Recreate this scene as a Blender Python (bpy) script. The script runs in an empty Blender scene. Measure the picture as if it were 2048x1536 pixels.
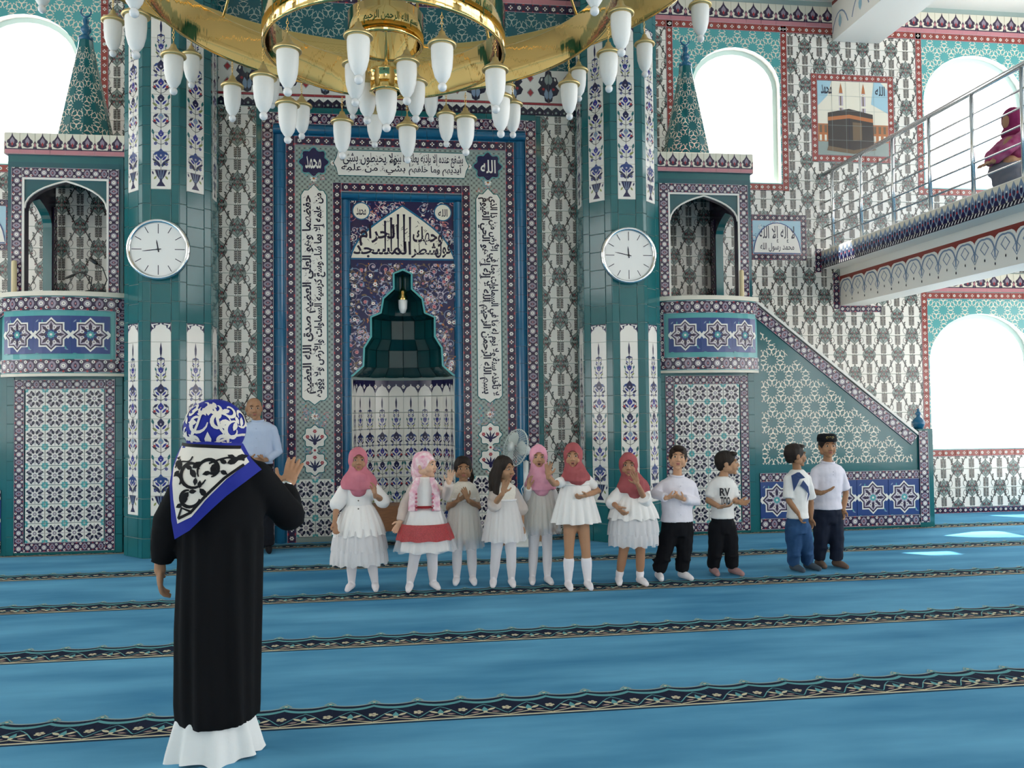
import bpy, bmesh, math, random
import numpy as np
from mathutils import Vector, Matrix
from mathutils.geometry import tessellate_polygon
R = math.radians; PI = math.pi
sc = bpy.context.scene
COL = bpy.context.collection
WS = bpy.data.scenes.new('workshop'); WL = WS.view_layers[0]      # scratch scene where modifiers are evaluated
def evaluated(ob):
    WL.update(); return bpy.data.meshes.new_from_object(ob.evaluated_get(WL.depsgraph))
# ------------------------------------------------------------------ camera
FPX, CAMH = 1680.0, 1.53
YAW, PIT, ROL = R(7.48), R(1.53), R(-.617)
_f = Vector((math.sin(YAW)*math.cos(PIT), math.cos(YAW)*math.cos(PIT), math.sin(PIT)))
_r = Vector((math.cos(YAW), -math.sin(YAW), 0)); _u = _r.cross(_f)
CR = _r*math.cos(ROL)+_u*math.sin(ROL); CU = _u*math.cos(ROL)-_r*math.sin(ROL); CF = _f
CO = Vector((0, 0, CAMH))
cd = bpy.data.cameras.new('camera'); cam = bpy.data.objects.new('camera', cd); COL.objects.link(cam)
cd.sensor_width = 36; cd.lens = FPX*36/2048; cd.clip_start = .05; cd.clip_end = 200
M3 = Matrix((CR, CU, -CF)).transposed().to_4x4(); M3.translation = CO
cam.matrix_world = M3; sc.camera = cam
def ray(x, y): return CR*((x-1024)/FPX)-CU*((y-768)/FPX)+CF
def onY(x, y, Y): d = ray(x, y); return CO+d*(Y/d.y)
def onZ(x, y, Z=0): d = ray(x, y); return CO+d*((Z-CAMH)/d.z)
def proj(p):
    d = Vector(p)-CO; z = d.dot(CF); return 1024+FPX*d.dot(CR)/z, 768-FPX*d.dot(CU)/z, z
# ------------------------------------------------------------------ sky, sun, exposure
w = bpy.data.worlds.new('sky'); sc.world = w; w.use_nodes = True
bg = w.node_tree.nodes['Background']; bg.inputs[0].default_value = (1, .985, .96, 1); bg.inputs[1].default_value = 6.0
sl = bpy.data.lights.new('sun', 'SUN'); sl.energy = 24; sl.angle = R(.6); sl.color = (1, .95, .86)
so = bpy.data.objects.new('sun', sl); COL.objects.link(so)
so.rotation_euler = Vector((.4, -.345, -1)).to_track_quat('-Z', 'Y').to_euler()
sc.view_settings.view_transform = 'Standard'; sc.view_settings.look = 'None'
sc.view_settings.gamma = 1; sc.view_settings.use_curve_mapping = False
sc.view_settings.exposure = -.4
sc.cycles.use_denoising = True
# ------------------------------------------------------------------ materials
def lin(h):
    h = h.lstrip('#'); return tuple(((c/12.92) if c <= .04045 else ((c+.055)/1.055)**2.4) for c in (int(h[i:i+2], 16)/255 for i in (0, 2, 4)))+(1,)
MATS = {}
def mat(key, col, rough=.5, metal=0., kind=None, p=0., spec=.5, col2=None, scale=5., alpha=1., bump=0., bscale=60., stretch=None):
    if key in MATS: return MATS[key]
    m = bpy.data.materials.new(key); m.use_nodes = True; nt = m.node_tree; b = nt.nodes['Principled BSDF']
    c = lin(col) if isinstance(col, str) else col
    b.inputs['Base Color'].default_value = c; b.inputs['Roughness'].default_value = rough; b.inputs['Metallic'].default_value = metal
    b.inputs['Specular IOR Level'].default_value = spec
    N, L = nt.nodes.new, nt.links.new
    if col2 or bump:
        tc = N('ShaderNodeTexCoord'); src = tc.outputs['Object']
        if kind == 'world': src = N('ShaderNodeNewGeometry').outputs['Position']
        if stretch:
            mp = N('ShaderNodeMapping'); mp.inputs['Scale'].default_value = stretch; L(src, mp.inputs['Vector']); src = mp.outputs[0]
    if col2:
        n = N('ShaderNodeTexNoise'); n.inputs['Scale'].default_value = scale; n.inputs['Detail'].default_value = 4; L(src, n.inputs['Vector'])
        rp = N('ShaderNodeValToRGB'); rp.color_ramp.elements[0].position = .3; rp.color_ramp.elements[1].position = .7
        rp.color_ramp.elements[0].color = c; rp.color_ramp.elements[1].color = lin(col2)
        L(n.outputs[0], rp.inputs[0]); L(rp.outputs[0], b.inputs['Base Color'])
    if bump:
        n = N('ShaderNodeTexNoise'); n.inputs['Scale'].default_value = bscale; n.inputs['Detail'].default_value = 3; L(src, n.inputs['Vector'])
        bm_ = N('ShaderNodeBump'); bm_.inputs['Strength'].default_value = bump; bm_.inputs['Distance'].default_value = .01
        L(n.outputs[0], bm_.inputs['Height']); L(bm_.outputs[0], b.inputs['Normal'])
    if alpha < 1: b.inputs['Alpha'].default_value = alpha
    MATS[key] = m; return m
GL = dict(white='#e6e2da', cream='#e2dccb', teal='#1e6468', teal2='#175259', blue='#1c6488', navy='#1f1c47', purple='#34243f', mauve='#8f8292',
          grey='#8b9792', dgrey='#4b4f4e', ink='#1b1730', dark='#37302e', red='#a2313a', rose='#c08088', turq='#4fa0a2', cobalt='#28417c', royal='#2b2f86',
          olive='#8a8f55', sage='#a5b5ab', brown='#6e5a45', sky='#9fc3d2', steel='#7f93ad', darkteal='#0f4446', orange='#b06a3c', brick='#8f4038', lilac='#b9aebb')
def G(c):
    if c in ('teal', 'teal2', 'blue', 'darkteal'): return mat('glaze_'+c, GL[c], .12, bump=.06, bscale=9, kind='world', col2={'teal': '#1a5f64', 'teal2': '#195862', 'blue': '#175a80', 'darkteal': '#0d3d42'}[c], scale=3)
    return mat('glaze_'+c, GL[c], .2)
GROUT = mat('grout', '#9fb0ac', .8); PLASTER = mat('plaster', '#e8e4da', .7)
# ------------------------------------------------------------------ object helpers
def wloc(p):
    v = Vector((0, 0, 0))
    while p is not None: v = v+p.location; p = p.parent
    return v
def link(name, me, parent=None, M=None):
    o = bpy.data.objects.new(name, me); COL.objects.link(o)
    if parent is not None:
        o.parent = parent; off = Matrix.Translation(-wloc(parent))
        o.matrix_local = off @ M if M is not None else off
    elif M is not None: o.matrix_world = M
    return o
def link_local(name, me, parent): o = bpy.data.objects.new(name, me); COL.objects.link(o); o.parent = parent; return o
def tag(o, label, cat, group=None, kind=None):
    o['label'] = label
    if cat: o['category'] = cat
    if group: o['group'] = group
    if kind: o['kind'] = kind
    return o
def empty(name, loc, label, cat, group=None, rz=0):
    o = bpy.data.objects.new(name, None); COL.objects.link(o); o.location = loc; o.rotation_euler = (0, 0, rz); o.empty_display_size = .1
    return tag(o, label, cat, group)
class MB:
    def __init__(s): s.v = []; s.f = []; s.m = []; s.mats = []
    def mi(s, m):
        if m not in s.mats: s.mats.append(m)
        return s.mats.index(m)
    def add(s, vs, fs, m):
        k = len(s.v); i = s.mi(m); s.v += [tuple(v) for v in vs]
        for f in fs: s.f.append(tuple(a+k for a in f)); s.m.append(i)
        return s
    def box(s, a, b, m, T=None):
        x0, y0, z0 = a; x1, y1, z1 = b
        v = [Vector(p) for p in ((x0, y0, z0), (x1, y0, z0), (x1, y1, z0), (x0, y1, z0), (x0, y0, z1), (x1, y0, z1), (x1, y1, z1), (x0, y1, z1))]
        if T is not None: v = [T @ p for p in v]
        return s.add(v, [(0, 3, 2, 1), (4, 5, 6, 7), (0, 1, 5, 4), (1, 2, 6, 5), (2, 3, 7, 6), (3, 0, 4, 7)], m)
    def tube(s, pts, r, m, n=8, closed=False, caps=True):
        pts = [Vector(p) for p in pts]; N = len(pts); rs = r if isinstance(r, (list, tuple)) else [r]*N; rings = []
        ref = None
        for i, p in enumerate(pts):
            d = (pts[(i+1) % N]-pts[i-1]) if closed else (pts[min(i+1, N-1)]-pts[max(i-1, 0)])
            d.normalize()
            if ref is None: ref = d.orthogonal()
            a = ref-d*ref.dot(d)
            if a.length < 1e-4: a = d.orthogonal()
            a.normalize(); ref = a; b = d.cross(a)
            rings.append([p+(a*math.cos(2*PI*k/n)+b*math.sin(2*PI*k/n))*rs[i] for k in range(n)])
        v = [q for rg in rings for q in rg]; f = []
        for i in range(N if closed else N-1):
            j = (i+1) % N
            for k in range(n): f.append((i*n+k, i*n+(k+1) % n, j*n+(k+1) % n, j*n+k))
        if caps and not closed: f.append(tuple(range(n-1, -1, -1))); f.append(tuple((N-1)*n+k for k in range(n)))
        return s.add(v, f, m)
    def lathe(s, prof, m, n=24, c=(0, 0, 0), a0=0, a1=2*PI, sx=1, sy=1):
        full = abs(a1-a0-2*PI) < 1e-6; k = n if full else n+1; v = []; f = []
        for r, z in prof:
            for i in range(k): a = a0+(a1-a0)*i/n; v.append((c[0]+r*math.cos(a)*sx, c[1]+r*math.sin(a)*sy, c[2]+z))
        for j in range(len(prof)-1):
            for i in range(n): f.append((j*k+i, j*k+(i+1) % k, (j+1)*k+(i+1) % k, (j+1)*k+i))
        return s.add(v, f, m)
    def prism(s, outer, m, y0, y1, holes=(), msides=None, T=None, front=True, back=True):
        # outline in (x, z), extruded from y0 (front) to y1 (back)
        loops = [list(outer)]+[list(h) for h in holes]; flat = [p for l in loops for p in l]
        tri = tessellate_polygon([[Vector((p[0], p[1], 0)) for p in l] for l in loops]); n = len(flat)
        v = [Vector((p[0], y0, p[1])) for p in flat]+[Vector((p[0], y1, p[1])) for p in flat]
        if T is not None: v = [T @ p for p in v]
        f = ([tuple(t) for t in tri] if front else [])+([tuple(i+n for i in t) for t in tri] if back else [])
        s.add(v, f, m); k = 0; fs = []
        for l in loops:
            for i in range(len(l)): j = (i+1) % len(l); fs.append((k+i, k+j, n+k+j, n+k+i))
            k += len(l)
        return s.add(v, fs, msides or m)
    def mesh(s, name='part', smooth=False):
        me = bpy.data.meshes.new(name); me.from_pydata(s.v, [], s.f)
        for m in s.mats: me.materials.append(m)
        if s.f:
            me.polygons.foreach_set('material_index', s.m)
            if smooth: me.polygons.foreach_set('use_smooth', [True]*len(s.f))
        bm = bmesh.new(); bm.from_mesh(me); bmesh.ops.recalc_face_normals(bm, faces=bm.faces) if smooth != 'keep' else None
        bm.to_mesh(me); bm.free(); me.update(); return me
    def build(s, name, parent=None, smooth=False, M=None, local=False):
        me = s.mesh(name, smooth)
        return link_local(name, me, parent) if local else link(name, me, parent, M)
# ------------------------------------------------------------------ flat printed artwork
def bz(a, b, c, d, n=8):
    return [tuple((1-t)**3*a[i]+3*(1-t)**2*t*b[i]+3*(1-t)*t*t*c[i]+t**3*d[i] for i in (0, 1)) for t in (k/n for k in range(n+1))]
def circle(x, y, r, n=12, a0=0., ry=None): return [(x+r*math.cos(a0+2*PI*k/n), y+(ry or r)*math.sin(a0+2*PI*k/n)) for k in range(n)]
class Art:
    def __init__(s): s.t = []
    def poly(s, p, c, l=1):
        for t in tessellate_polygon([[Vector((q[0], q[1], 0)) for q in p]]): s.t.append((l, c, tuple(p[t[0]]), tuple(p[t[1]]), tuple(p[t[2]])))
        return s
    def circ(s, x, y, r, c, l=1, n=10, ry=None):
        q = circle(x, y, r, n, 0, ry)
        for k in range(1, n-1): s.t.append((l, c, q[0], q[k], q[k+1]))
        return s
    def rect(s, x0, y0, x1, y1, c, l=1):
        s.t += [(l, c, (x0, y0), (x1, y0), (x1, y1)), (l, c, (x0, y0), (x1, y1), (x0, y1))]; return s
    def stroke(s, p, w, c, l=1, closed=False):
        n = len(p); ws = w if isinstance(w, (list, tuple)) else [w]*n; a = []; b = []
        for i in range(n):
            q0 = p[i-1] if (closed or i) else p[0]; q1 = p[(i+1) % n] if (closed or i < n-1) else p[-1]
            dx, dy = q1[0]-q0[0], q1[1]-q0[1]; d = math.hypot(dx, dy) or 1; nx, ny = -dy/d*ws[i]/2, dx/d*ws[i]/2
            a.append((p[i][0]+nx, p[i][1]+ny)); b.append((p[i][0]-nx, p[i][1]-ny))
        for i in range(n if closed else n-1):
            j = (i+1) % n; s.t += [(l, c, a[i], b[i], b[j]), (l, c, a[i], b[j], a[j])]
        return s
    def leaf(s, x, y, ang, L, W, c, l=1, bend=0.):
        ca, sa = math.cos(ang), math.sin(ang)
        P = [(0, 0), (.25, .42), (.55, .5), (1, bend), (.55, -.5), (.25, -.42)]
        P = [(u*L, v*W+bend*W*.3*math.sin(u*PI)) for u, v in P]
        return s.poly([(x+u*ca-v*sa, y+u*sa+v*ca) for u, v in P], c, l)
    def flower(s, x, y, r, n, c, l=1, c2=None, a0=0.):
        for k in range(n):
            a = a0+2*PI*k/n; s.circ(x+.62*r*math.cos(a), y+.62*r*math.sin(a), r*min(.42, 1.9/n), c, l, 6)
        s.circ(x, y, r*.55, c, l, 8)
        if c2: s.circ(x, y, r*.3, c2, l+1, 7)
        return s
    def add(s, o, dx=0, dy=0, sx=1, sy=1, rot=0., dl=0):
        c, q = math.cos(rot), math.sin(rot)
        f = lambda p: (dx+(p[0]*sx*c-p[1]*sy*q), dy+(p[0]*sx*q+p[1]*sy*c))
        s.t += [(t[0]+dl, t[1], f(t[2]), f(t[3]), f(t[4])) for t in o.t]; return s
    def clip(s, x0, y0, x1, y1):
        o = Art()
        for t in s.t:
            P = list(t[2:])
            xs = [p[0] for p in P]; ys = [p[1] for p in P]
            if max(xs) <= x0 or min(xs) >= x1 or max(ys) <= y0 or min(ys) >= y1: continue
            if min(xs) < x0 or max(xs) > x1 or min(ys) < y0 or max(ys) > y1:
                for ax, lim, sg in ((0, x0, 1), (0, x1, -1), (1, y0, 1), (1, y1, -1)):
                    Q = []
                    for i in range(len(P)):
                        a, b = P[i-1], P[i]; da, db = sg*(a[ax]-lim), sg*(b[ax]-lim)
                        if (da >= 0) != (db >= 0): k = da/(da-db); Q.append((a[0]+(b[0]-a[0])*k, a[1]+(b[1]-a[1])*k))
                        if db >= 0: Q.append(b)
                    P = Q
                    if len(P) < 3: break
            for k in range(1, len(P)-1): o.t.append((t[0], t[1], P[0], P[k], P[k+1]))
        return o
    def keep(s, fn):
        o = Art(); o.t = [t for t in s.t if fn((t[2][0]+t[3][0]+t[4][0])/3, (t[2][1]+t[3][1]+t[4][1])/3)]; return o
    def emit(s, mb, fn, mk=G):
        # fn(u, v, layer) -> point
        by = {}
        for t in s.t: by.setdefault(t[1], []).append(t)
        for c, ts in by.items():
            v = []; f = []
            for i, t in enumerate(ts): k = len(v); l_ = t[0]+(i % 13)*.05; v += [fn(p[0], p[1], l_) for p in t[2:]]; f.append((k, k+1, k+2))
            mb.add(v, f, mk(c))
        return mb
LAY = .0007
def plane_fn(dx=0, dz=0, y=0): return lambda u, v, l: (u+dx, y-l*LAY, v+dz)
AR = {}
for ch, b_, n_ in [('ء', 0xFE80, 1), ('آ', 0xFE81, 2), ('أ', 0xFE83, 2), ('ؤ', 0xFE85, 2), ('إ', 0xFE87, 2), ('ئ', 0xFE89, 4), ('ا', 0xFE8D, 2), ('ب', 0xFE8F, 4), ('ة', 0xFE93, 2), ('ت', 0xFE95, 4), ('ث', 0xFE99, 4), ('ج', 0xFE9D, 4), ('ح', 0xFEA1, 4), ('خ', 0xFEA5, 4), ('د', 0xFEA9, 2), ('ذ', 0xFEAB, 2), ('ر', 0xFEAD, 2), ('ز', 0xFEAF, 2), ('س', 0xFEB1, 4), ('ش', 0xFEB5, 4), ('ص', 0xFEB9, 4), ('ض', 0xFEBD, 4), ('ط', 0xFEC1, 4), ('ظ', 0xFEC5, 4), ('ع', 0xFEC9, 4), ('غ', 0xFECD, 4), ('ف', 0xFED1, 4), ('ق', 0xFED5, 4), ('ك', 0xFED9, 4), ('ل', 0xFEDD, 4), ('م', 0xFEE1, 4), ('ن', 0xFEE5, 4), ('ه', 0xFEE9, 4), ('و', 0xFEED, 2), ('ى', 0xFEEF, 2), ('ي', 0xFEF1, 4)]:
    AR[ch] = [b_+i for i in range(n_)]
LAM = '\uFEFB\uFEF7\uFEF9\uFEF5'
def shape(s):
    for a, b in (('لا', LAM[0]), ('لأ', LAM[1]), ('لإ', LAM[2]), ('لآ', LAM[3])): s = s.replace(a, b)
    lk = lambda c: c in AR and len(AR[c]) == 4
    ok = lambda c: c in AR and len(AR[c]) > 1 or c in LAM
    out = []
    for i, c in enumerate(s):
        p = i > 0 and lk(s[i-1]) and ok(c); n = i+1 < len(s) and lk(c) and ok(s[i+1])
        if c in AR: f = AR[c]; out.append(chr(f[min((3 if p else 2) if n else (1 if p else 0), len(f)-1)]))
        elif c in LAM: out.append(chr(ord(c)+(1 if p else 0)))
        else: out.append(c)
    return ''.join(reversed(out))
def harakat(x0, y0, x1, y1, n, seed, s=.03, c='ink', l=8):
    A = Art(); rn = random.Random(seed)      # the small vowel marks strewn between the letters
    for k in range(n):
        x, y, a = rn.uniform(x0, x1), rn.uniform(y0, y1), rn.choice((.6, .7, 2.2))
        if k % 3 == 0: A.stroke([(x-s*.3, y+s*.25), (x, y-s*.2), (x+s*.3, y+s*.3)], s*.14, c, l)
        else: A.stroke([(x, y), (x+s*math.cos(a), y+s*math.sin(a))], [s*.08, s*.2], c, l)
    return A
def lettering(s, box, col, l=3, arabic=True, fat=0., shear=0., turn=False):
    """text fitted into box (x0, y0, x1, y1); turn = written upwards along a vertical panel"""
    cu = bpy.data.curves.new('t', 'FONT'); cu.body = shape(s) if arabic else s; cu.size = 1; cu.offset = fat; cu.shear = shear; cu.resolution_u = 2
    ob = bpy.data.objects.new('t', cu); WS.collection.objects.link(ob)
    me = evaluated(ob); me.calc_loop_triangles()
    P = [(v.co.x, v.co.y) for v in me.vertices]; T = [tuple(t.vertices) for t in me.loop_triangles]
    bpy.data.objects.remove(ob); bpy.data.curves.remove(cu); bpy.data.meshes.remove(me)
    if turn: P = [(-y*turn, x*turn) for x, y in P]
    xs = [p[0] for p in P]; ys = [p[1] for p in P]; ax, ay = min(xs), min(ys); bx, by = max(xs)-ax or 1, max(ys)-ay or 1
    P = [(box[0]+(p[0]-ax)/bx*(box[2]-box[0]), box[1]+(p[1]-ay)/by*(box[3]-box[1])) for p in P]
    a = Art(); a.t = [(l, col, P[t[0]], P[t[1]], P[t[2]]) for t in T]; return a
# ------------------------------------------------------------------ cladding with single tiles
def tile_mesh(w, h, base, art=None, th=.012, gap=.0025, ch=.003):
    mb = MB(); g = gap
    o = [(g, 0, g), (w-g, 0, g), (w-g, 0, h-g), (g, 0, h-g)]
    m = [(p[0], -th+ch, p[2]) for p in o]; i_ = [(g+ch, -th, g+ch), (w-g-ch, -th, g+ch), (w-g-ch, -th, h-g-ch), (g+ch, -th, h-g-ch)]
    v = o+m+i_; f = [(8, 9, 10, 11)]
    for k in range(4): j = (k+1) % 4; f += [(k, j, 4+j, 4+k), (4+k, 4+j, 8+j, 8+k)]
    mb.add(v, f, G(base))
    if art and art.t: art.clip(g, g, w-g, h-g).emit(mb, plane_fn(0, 0, -th))
    return mb.mesh('tile')
def rsub(r, e):
    x0, y0, x1, y1 = r; a0, b0, a1, b1 = e
    if a0 >= x1-1e-5 or a1 <= x0+1e-5 or b0 >= y1-1e-5 or b1 <= y0+1e-5: return [r]
    o = []
    if b0 > y0: o.append((x0, y0, x1, b0))
    if b1 < y1: o.append((x0, b1, x1, y1))
    c0, c1 = max(y0, b0), min(y1, b1)
    if a0 > x0: o.append((x0, c0, a0, c1))
    if a1 < x1: o.append((a1, c0, x1, c1))
    return o
TCACHE = {}
class Clad:
    def __init__(s, parent, name='tile', cap=300): s.p = parent; s.n = name; s.cap = cap; s.it = []
    def put(s, me, M): s.it.append((me, M)); return s
    def field(s, F, rect, key, cells, cw, ch, base, excl=(), o=None, th=.012, gap=.0025, keep=None):
        x0, z0, x1, z1 = rect; ox, oz = o or (x0, z0); ni, nj = len(cells), len(cells[0])
        for i in range(math.floor((x0-ox)/cw+1e-4), math.ceil((x1-ox)/cw-1e-4)):
            for j in range(math.floor((z0-oz)/ch+1e-4), math.ceil((z1-oz)/ch-1e-4)):
                a, b = ox+i*cw, oz+j*ch
                rs = [(max(a, x0), max(b, z0), min(a+cw, x1), min(b+ch, z1))]
                for e in excl: rs = [q for r_ in rs for q in rsub(r_, e)]
                for r_ in rs:
                    if r_[2]-r_[0] < .012 or r_[3]-r_[1] < .012: continue
                    if keep and not keep((r_[0]+r_[2])/2, (r_[1]+r_[3])/2): continue
                    k = (key, i % ni, j % nj, th)+tuple(round(q, 3) for q in (r_[0]-a, r_[1]-b, r_[2]-a, r_[3]-b))
                    if k not in TCACHE:
                        A = cells[i % ni][j % nj]; q = None
                        if A: q = Art().add(A.clip(r_[0]-a, r_[1]-b, r_[2]-a, r_[3]-b), a-r_[0], b-r_[1])
                        TCACHE[k] = tile_mesh(r_[2]-r_[0], r_[3]-r_[1], base, q, th, gap)
                    s.it.append((TCACHE[k], F @ Matrix.Translation((r_[0], 0, r_[1]))))
        return s
    def finish(s):
        def pr(it):
            x, y, z = proj(it[1].translation); return (0 if -40 < x < 2080 and -40 < y < 1560 and z > 0 else 1, z)
        it = sorted(s.it, key=pr) if len(s.it) > s.cap else s.it
        for me, M in it[:s.cap]: link(s.n, me, s.p, M)
        if len(it) > s.cap:
            mb = MB()
            for me, M in it[s.cap:]:
                vs = [M @ v.co for v in me.vertices]; k = len(mb.v); mb.v += [tuple(v) for v in vs]
                ix = [mb.mi(m) for m in me.materials]
                for p in me.polygons: mb.f.append(tuple(a+k for a in p.vertices)); mb.m.append(ix[p.material_index])
            me = bpy.data.meshes.new(s.n); me.from_pydata(mb.v, [], mb.f)
            for m in mb.mats: me.materials.append(m)
            me.polygons.foreach_set('material_index', mb.m); o = link(s.n+'_field', me, s.p); o['kind'] = 'stuff'
def frame(X, Y, Z=0, rz=0): return Matrix.Translation((X, Y, Z)) @ Matrix.Rotation(rz, 4, 'Z')
# ------------------------------------------------------------------ patterns of the glazed tiles
def flip(A): return Art().add(A, rot=PI/2, sx=1, sy=-1)   # swap x and y
FW_, FH_ = .42, .525
def floral():
    Q = Art()
    half = [(0, .13), (.016, .104), (.056, .072), (.084, .032), (.094, 0)]
    om = half+[(x, -y) for x, y in half[-2::-1]]; om = om+[(-x, y) for x, y in om[-2:0:-1]]
    Q.poly(om, 'grey', 1).stroke(om, .006, 'dgrey', 2, True)
    for s in (1, -1):
        Q.leaf(0, s*.01, PI/2*s, .085, .05, 'dgrey', 2); Q.leaf(0, s*.03, PI/2*s, .05, .026, 'sage', 3)
        for q in (1, -1):
            Q.leaf(q*.012, s*.012, math.atan2(s*.6, q), .06, .024, 'dgrey', 2); Q.circ(q*.034, s*.04, .0085, 'red', 3, 7)
            Q.circ(q*.052, s*.008, .006, 'sage', 3, 6)
    Q.circ(0, 0, .014, 'red', 3, 8)
    V = Art()
    for s in (1, -1):
        P = [(s*(.105-.052*math.cos(2*PI*z/FH_)), z) for z in (FH_*(k/24-.5) for k in range(25))]
        V.stroke(P, .011, 'dark', 2)
        for k in range(1, 24, 2):
            x, z = P[k]; d = 1 if k % 4 == 1 else -1
            V.circ(x+s*d*.016, z, .0125, 'dark', 2, 8); V.circ(x+s*d*.016, z, .005, 'sage' if k % 3 else 'rose', 3, 6)
            V.leaf(x, z+.012, PI/2-s*d*.9, .042, .02, 'dgrey', 2)
        V.stroke(bz((s*.10, .02), (s*.15, .06), (s*.13, .11), (s*.085, .1)), .006, 'dark', 2)
        V.stroke(bz((s*.10, -.02), (s*.15, -.06), (s*.13, -.11), (s*.085, -.1)), .006, 'dark', 2)
    S = Art()
    for q in (1, -1):
        for s in (1, -1):
            S.stroke([(q*.02, s*.135), (q*.024, s*.262)], .004, 'dark', 2)
            for k in range(6):
                z = .14+.02*k
                S.leaf(q*.022, s*z, PI/2+.9, .026, .014, 'dark', 2); S.leaf(q*.022, s*z, PI/2-.9, .026, .014, 'dark', 2)
    S.circ(0, .125, .011, 'dark', 2, 8).circ(0, -.125, .011, 'dark', 2, 8)
    A = Art(); A.add(V, .21, .2625); A.add(Q, .21, .2625).add(S, .21, .2625)
    for x in (0, .42):
        for z in (0, .525): A.add(Q, x, z); A.add(S, x, z)
    return [[Art().add(A.clip(i*.21, j*.2625, i*.21+.21, j*.2625+.2625), -i*.21, -j*.2625) for j in (0, 1)] for i in (0, 1)]
FLORAL = floral()
def border_a(w, h):          # round white rosettes and grey lozenges on aubergine
    A = Art(); c = w/2; k = w/.13
    A.circ(c, h*.25, .034*k, 'lilac', 1, 12).circ(c, h*.25, .026*k, 'purple', 2, 12).circ(c, h*.25, .022*k, 'white', 3, 10).circ(c, h*.25, .008*k, 'mauve', 4, 7)
    A.poly([(c-.05*k, h*.75), (c-.03*k, h*.75+.026*k), (c, h*.75+.038*k), (c+.03*k, h*.75+.026*k), (c+.05*k, h*.75), (c+.03*k, h*.75-.026*k), (c, h*.75-.038*k), (c-.03*k, h*.75-.026*k)], 'mauve', 1)
    A.circ(c, h*.75, .026*k, 'purple', 2, 8, .014*k).circ(c, h*.75, .012*k, 'rose', 3, 7, .007*k)
    for x in (.2, .8):
        for z in (0, .5, 1): A.circ(w*x, h*z, .0165*k, 'white', 1, 8).circ(w*x, h*z, .007*k, 'purple', 2, 6)
        A.circ(w*(x+(.12 if x > .5 else -.12)), h*.25, .011*k, 'red', 1, 6)
        A.leaf(w*x, h*.5, PI/2, .03*k, .012*k, 'red', 1)
    A.rect(0, 0, .006*k, h, 'lilac', 4).rect(w-.006*k, 0, w, h, 'lilac', 4); return A
def border_b(w, h, c1='white'):          # small six-petal flowers and dotted squares
    A = Art(); c = w/2; k = w/.1
    A.flower(c, h*.25, .026*k, 6, c1, 1, 'purple')
    for d in range(4): A.circ(c+.016*k*math.cos(d*PI/2), h*.75+.016*k*math.sin(d*PI/2), .0085*k, c1, 1, 7)
    A.circ(c, h*.75, .007*k, 'red', 2, 6)
    for x in (.12, .88):
        for z in (0, .5): A.leaf(w*x, h*z-.02*k, PI/2, .04*k, .016*k, 'red', 1)
    A.rect(0, 0, .005*k, h, 'lilac', 3).rect(w-.005*k, 0, w, h, 'lilac', 3); return A
def merlons(w, h):           # row of dark palmettes on white above a red fillet
    A = Art(); c = w/2
    A.rect(0, 0, w, h*.2, 'rose', 1).rect(0, h*.2, w, h*.25, 'purple', 2)
    P = [(0, .28), (.12, .3), (.3, .36), (.26, .48), (.36, .52), (.34, .62), (.2, .7), (.06, .84), (0, 1)]
    P = [(c+x*w, y*h) for x, y in P]+[(c-x*w, y*h) for x, y in P[-2:0:-1]]
    A.poly(P, 'purple', 1).leaf(c, h*.42, PI/2, h*.36, w*.3, 'mauve', 2).leaf(c, h*.36, PI/2, h*.2, w*.14, 'red', 3)
    for s in (-1, 1):
        A.poly([(c+s*.5*w, h*.25), (c+s*.36*w, h*.25), (c+s*.44*w, h*.42), (c+s*.4*w, h*.5), (c+s*.5*w, h*.62)], 'purple', 1)
        A.leaf(c+s*.5*w, h*.3, PI/2, h*.25, w*.16, 'rose', 2)
    return A
def border_run(cl, F, x0, z0, L, w, kind, horiz=False, base='purple', per=None, th=.014):
    per = per or {'a': .216*w/.13, 'b': .19*w/.1, 'm': w}[kind]; n = max(1, round(L/per)); h = L/n
    fn = {'a': border_a, 'b': border_b}.get(kind)
    if kind == 'm': A = merlons(h, w); cl.field(F, (x0, z0, x0+L, z0+w), ('m', round(h, 3), round(w, 3)), [[A]], h, w, 'cream', th=th, gap=.001)
    elif horiz: cl.field(F, (x0, z0, x0+L, z0+w), (kind, 'h', base, round(h, 3), round(w, 3)), [[flip(fn(w, h))]], h, w, base, th=th, gap=.001)
    else: cl.field(F, (x0, z0, x0+w, z0+L), (kind, 'v', base, round(h, 3), round(w, 3)), [[fn(w, h)]], w, h, base, th=th, gap=.001)
def border_frame(cl, F, x0, z0, x1, z1, w, kind, sides='LRTB', base='purple', th=.014):
    if 'L' in sides: border_run(cl, F, x0, z0, z1-z0, w, kind, False, base, th=th)
    if 'R' in sides: border_run(cl, F, x1-w, z0, z1-z0, w, kind, False, base, th=th)
    if 'T' in sides: border_run(cl, F, x0+w, z1-w, x1-x0-2*w, w, kind, True, base, th=th)
    if 'B' in sides: border_run(cl, F, x0+w, z0, x1-x0-2*w, w, kind, True, base, th=th)
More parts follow.
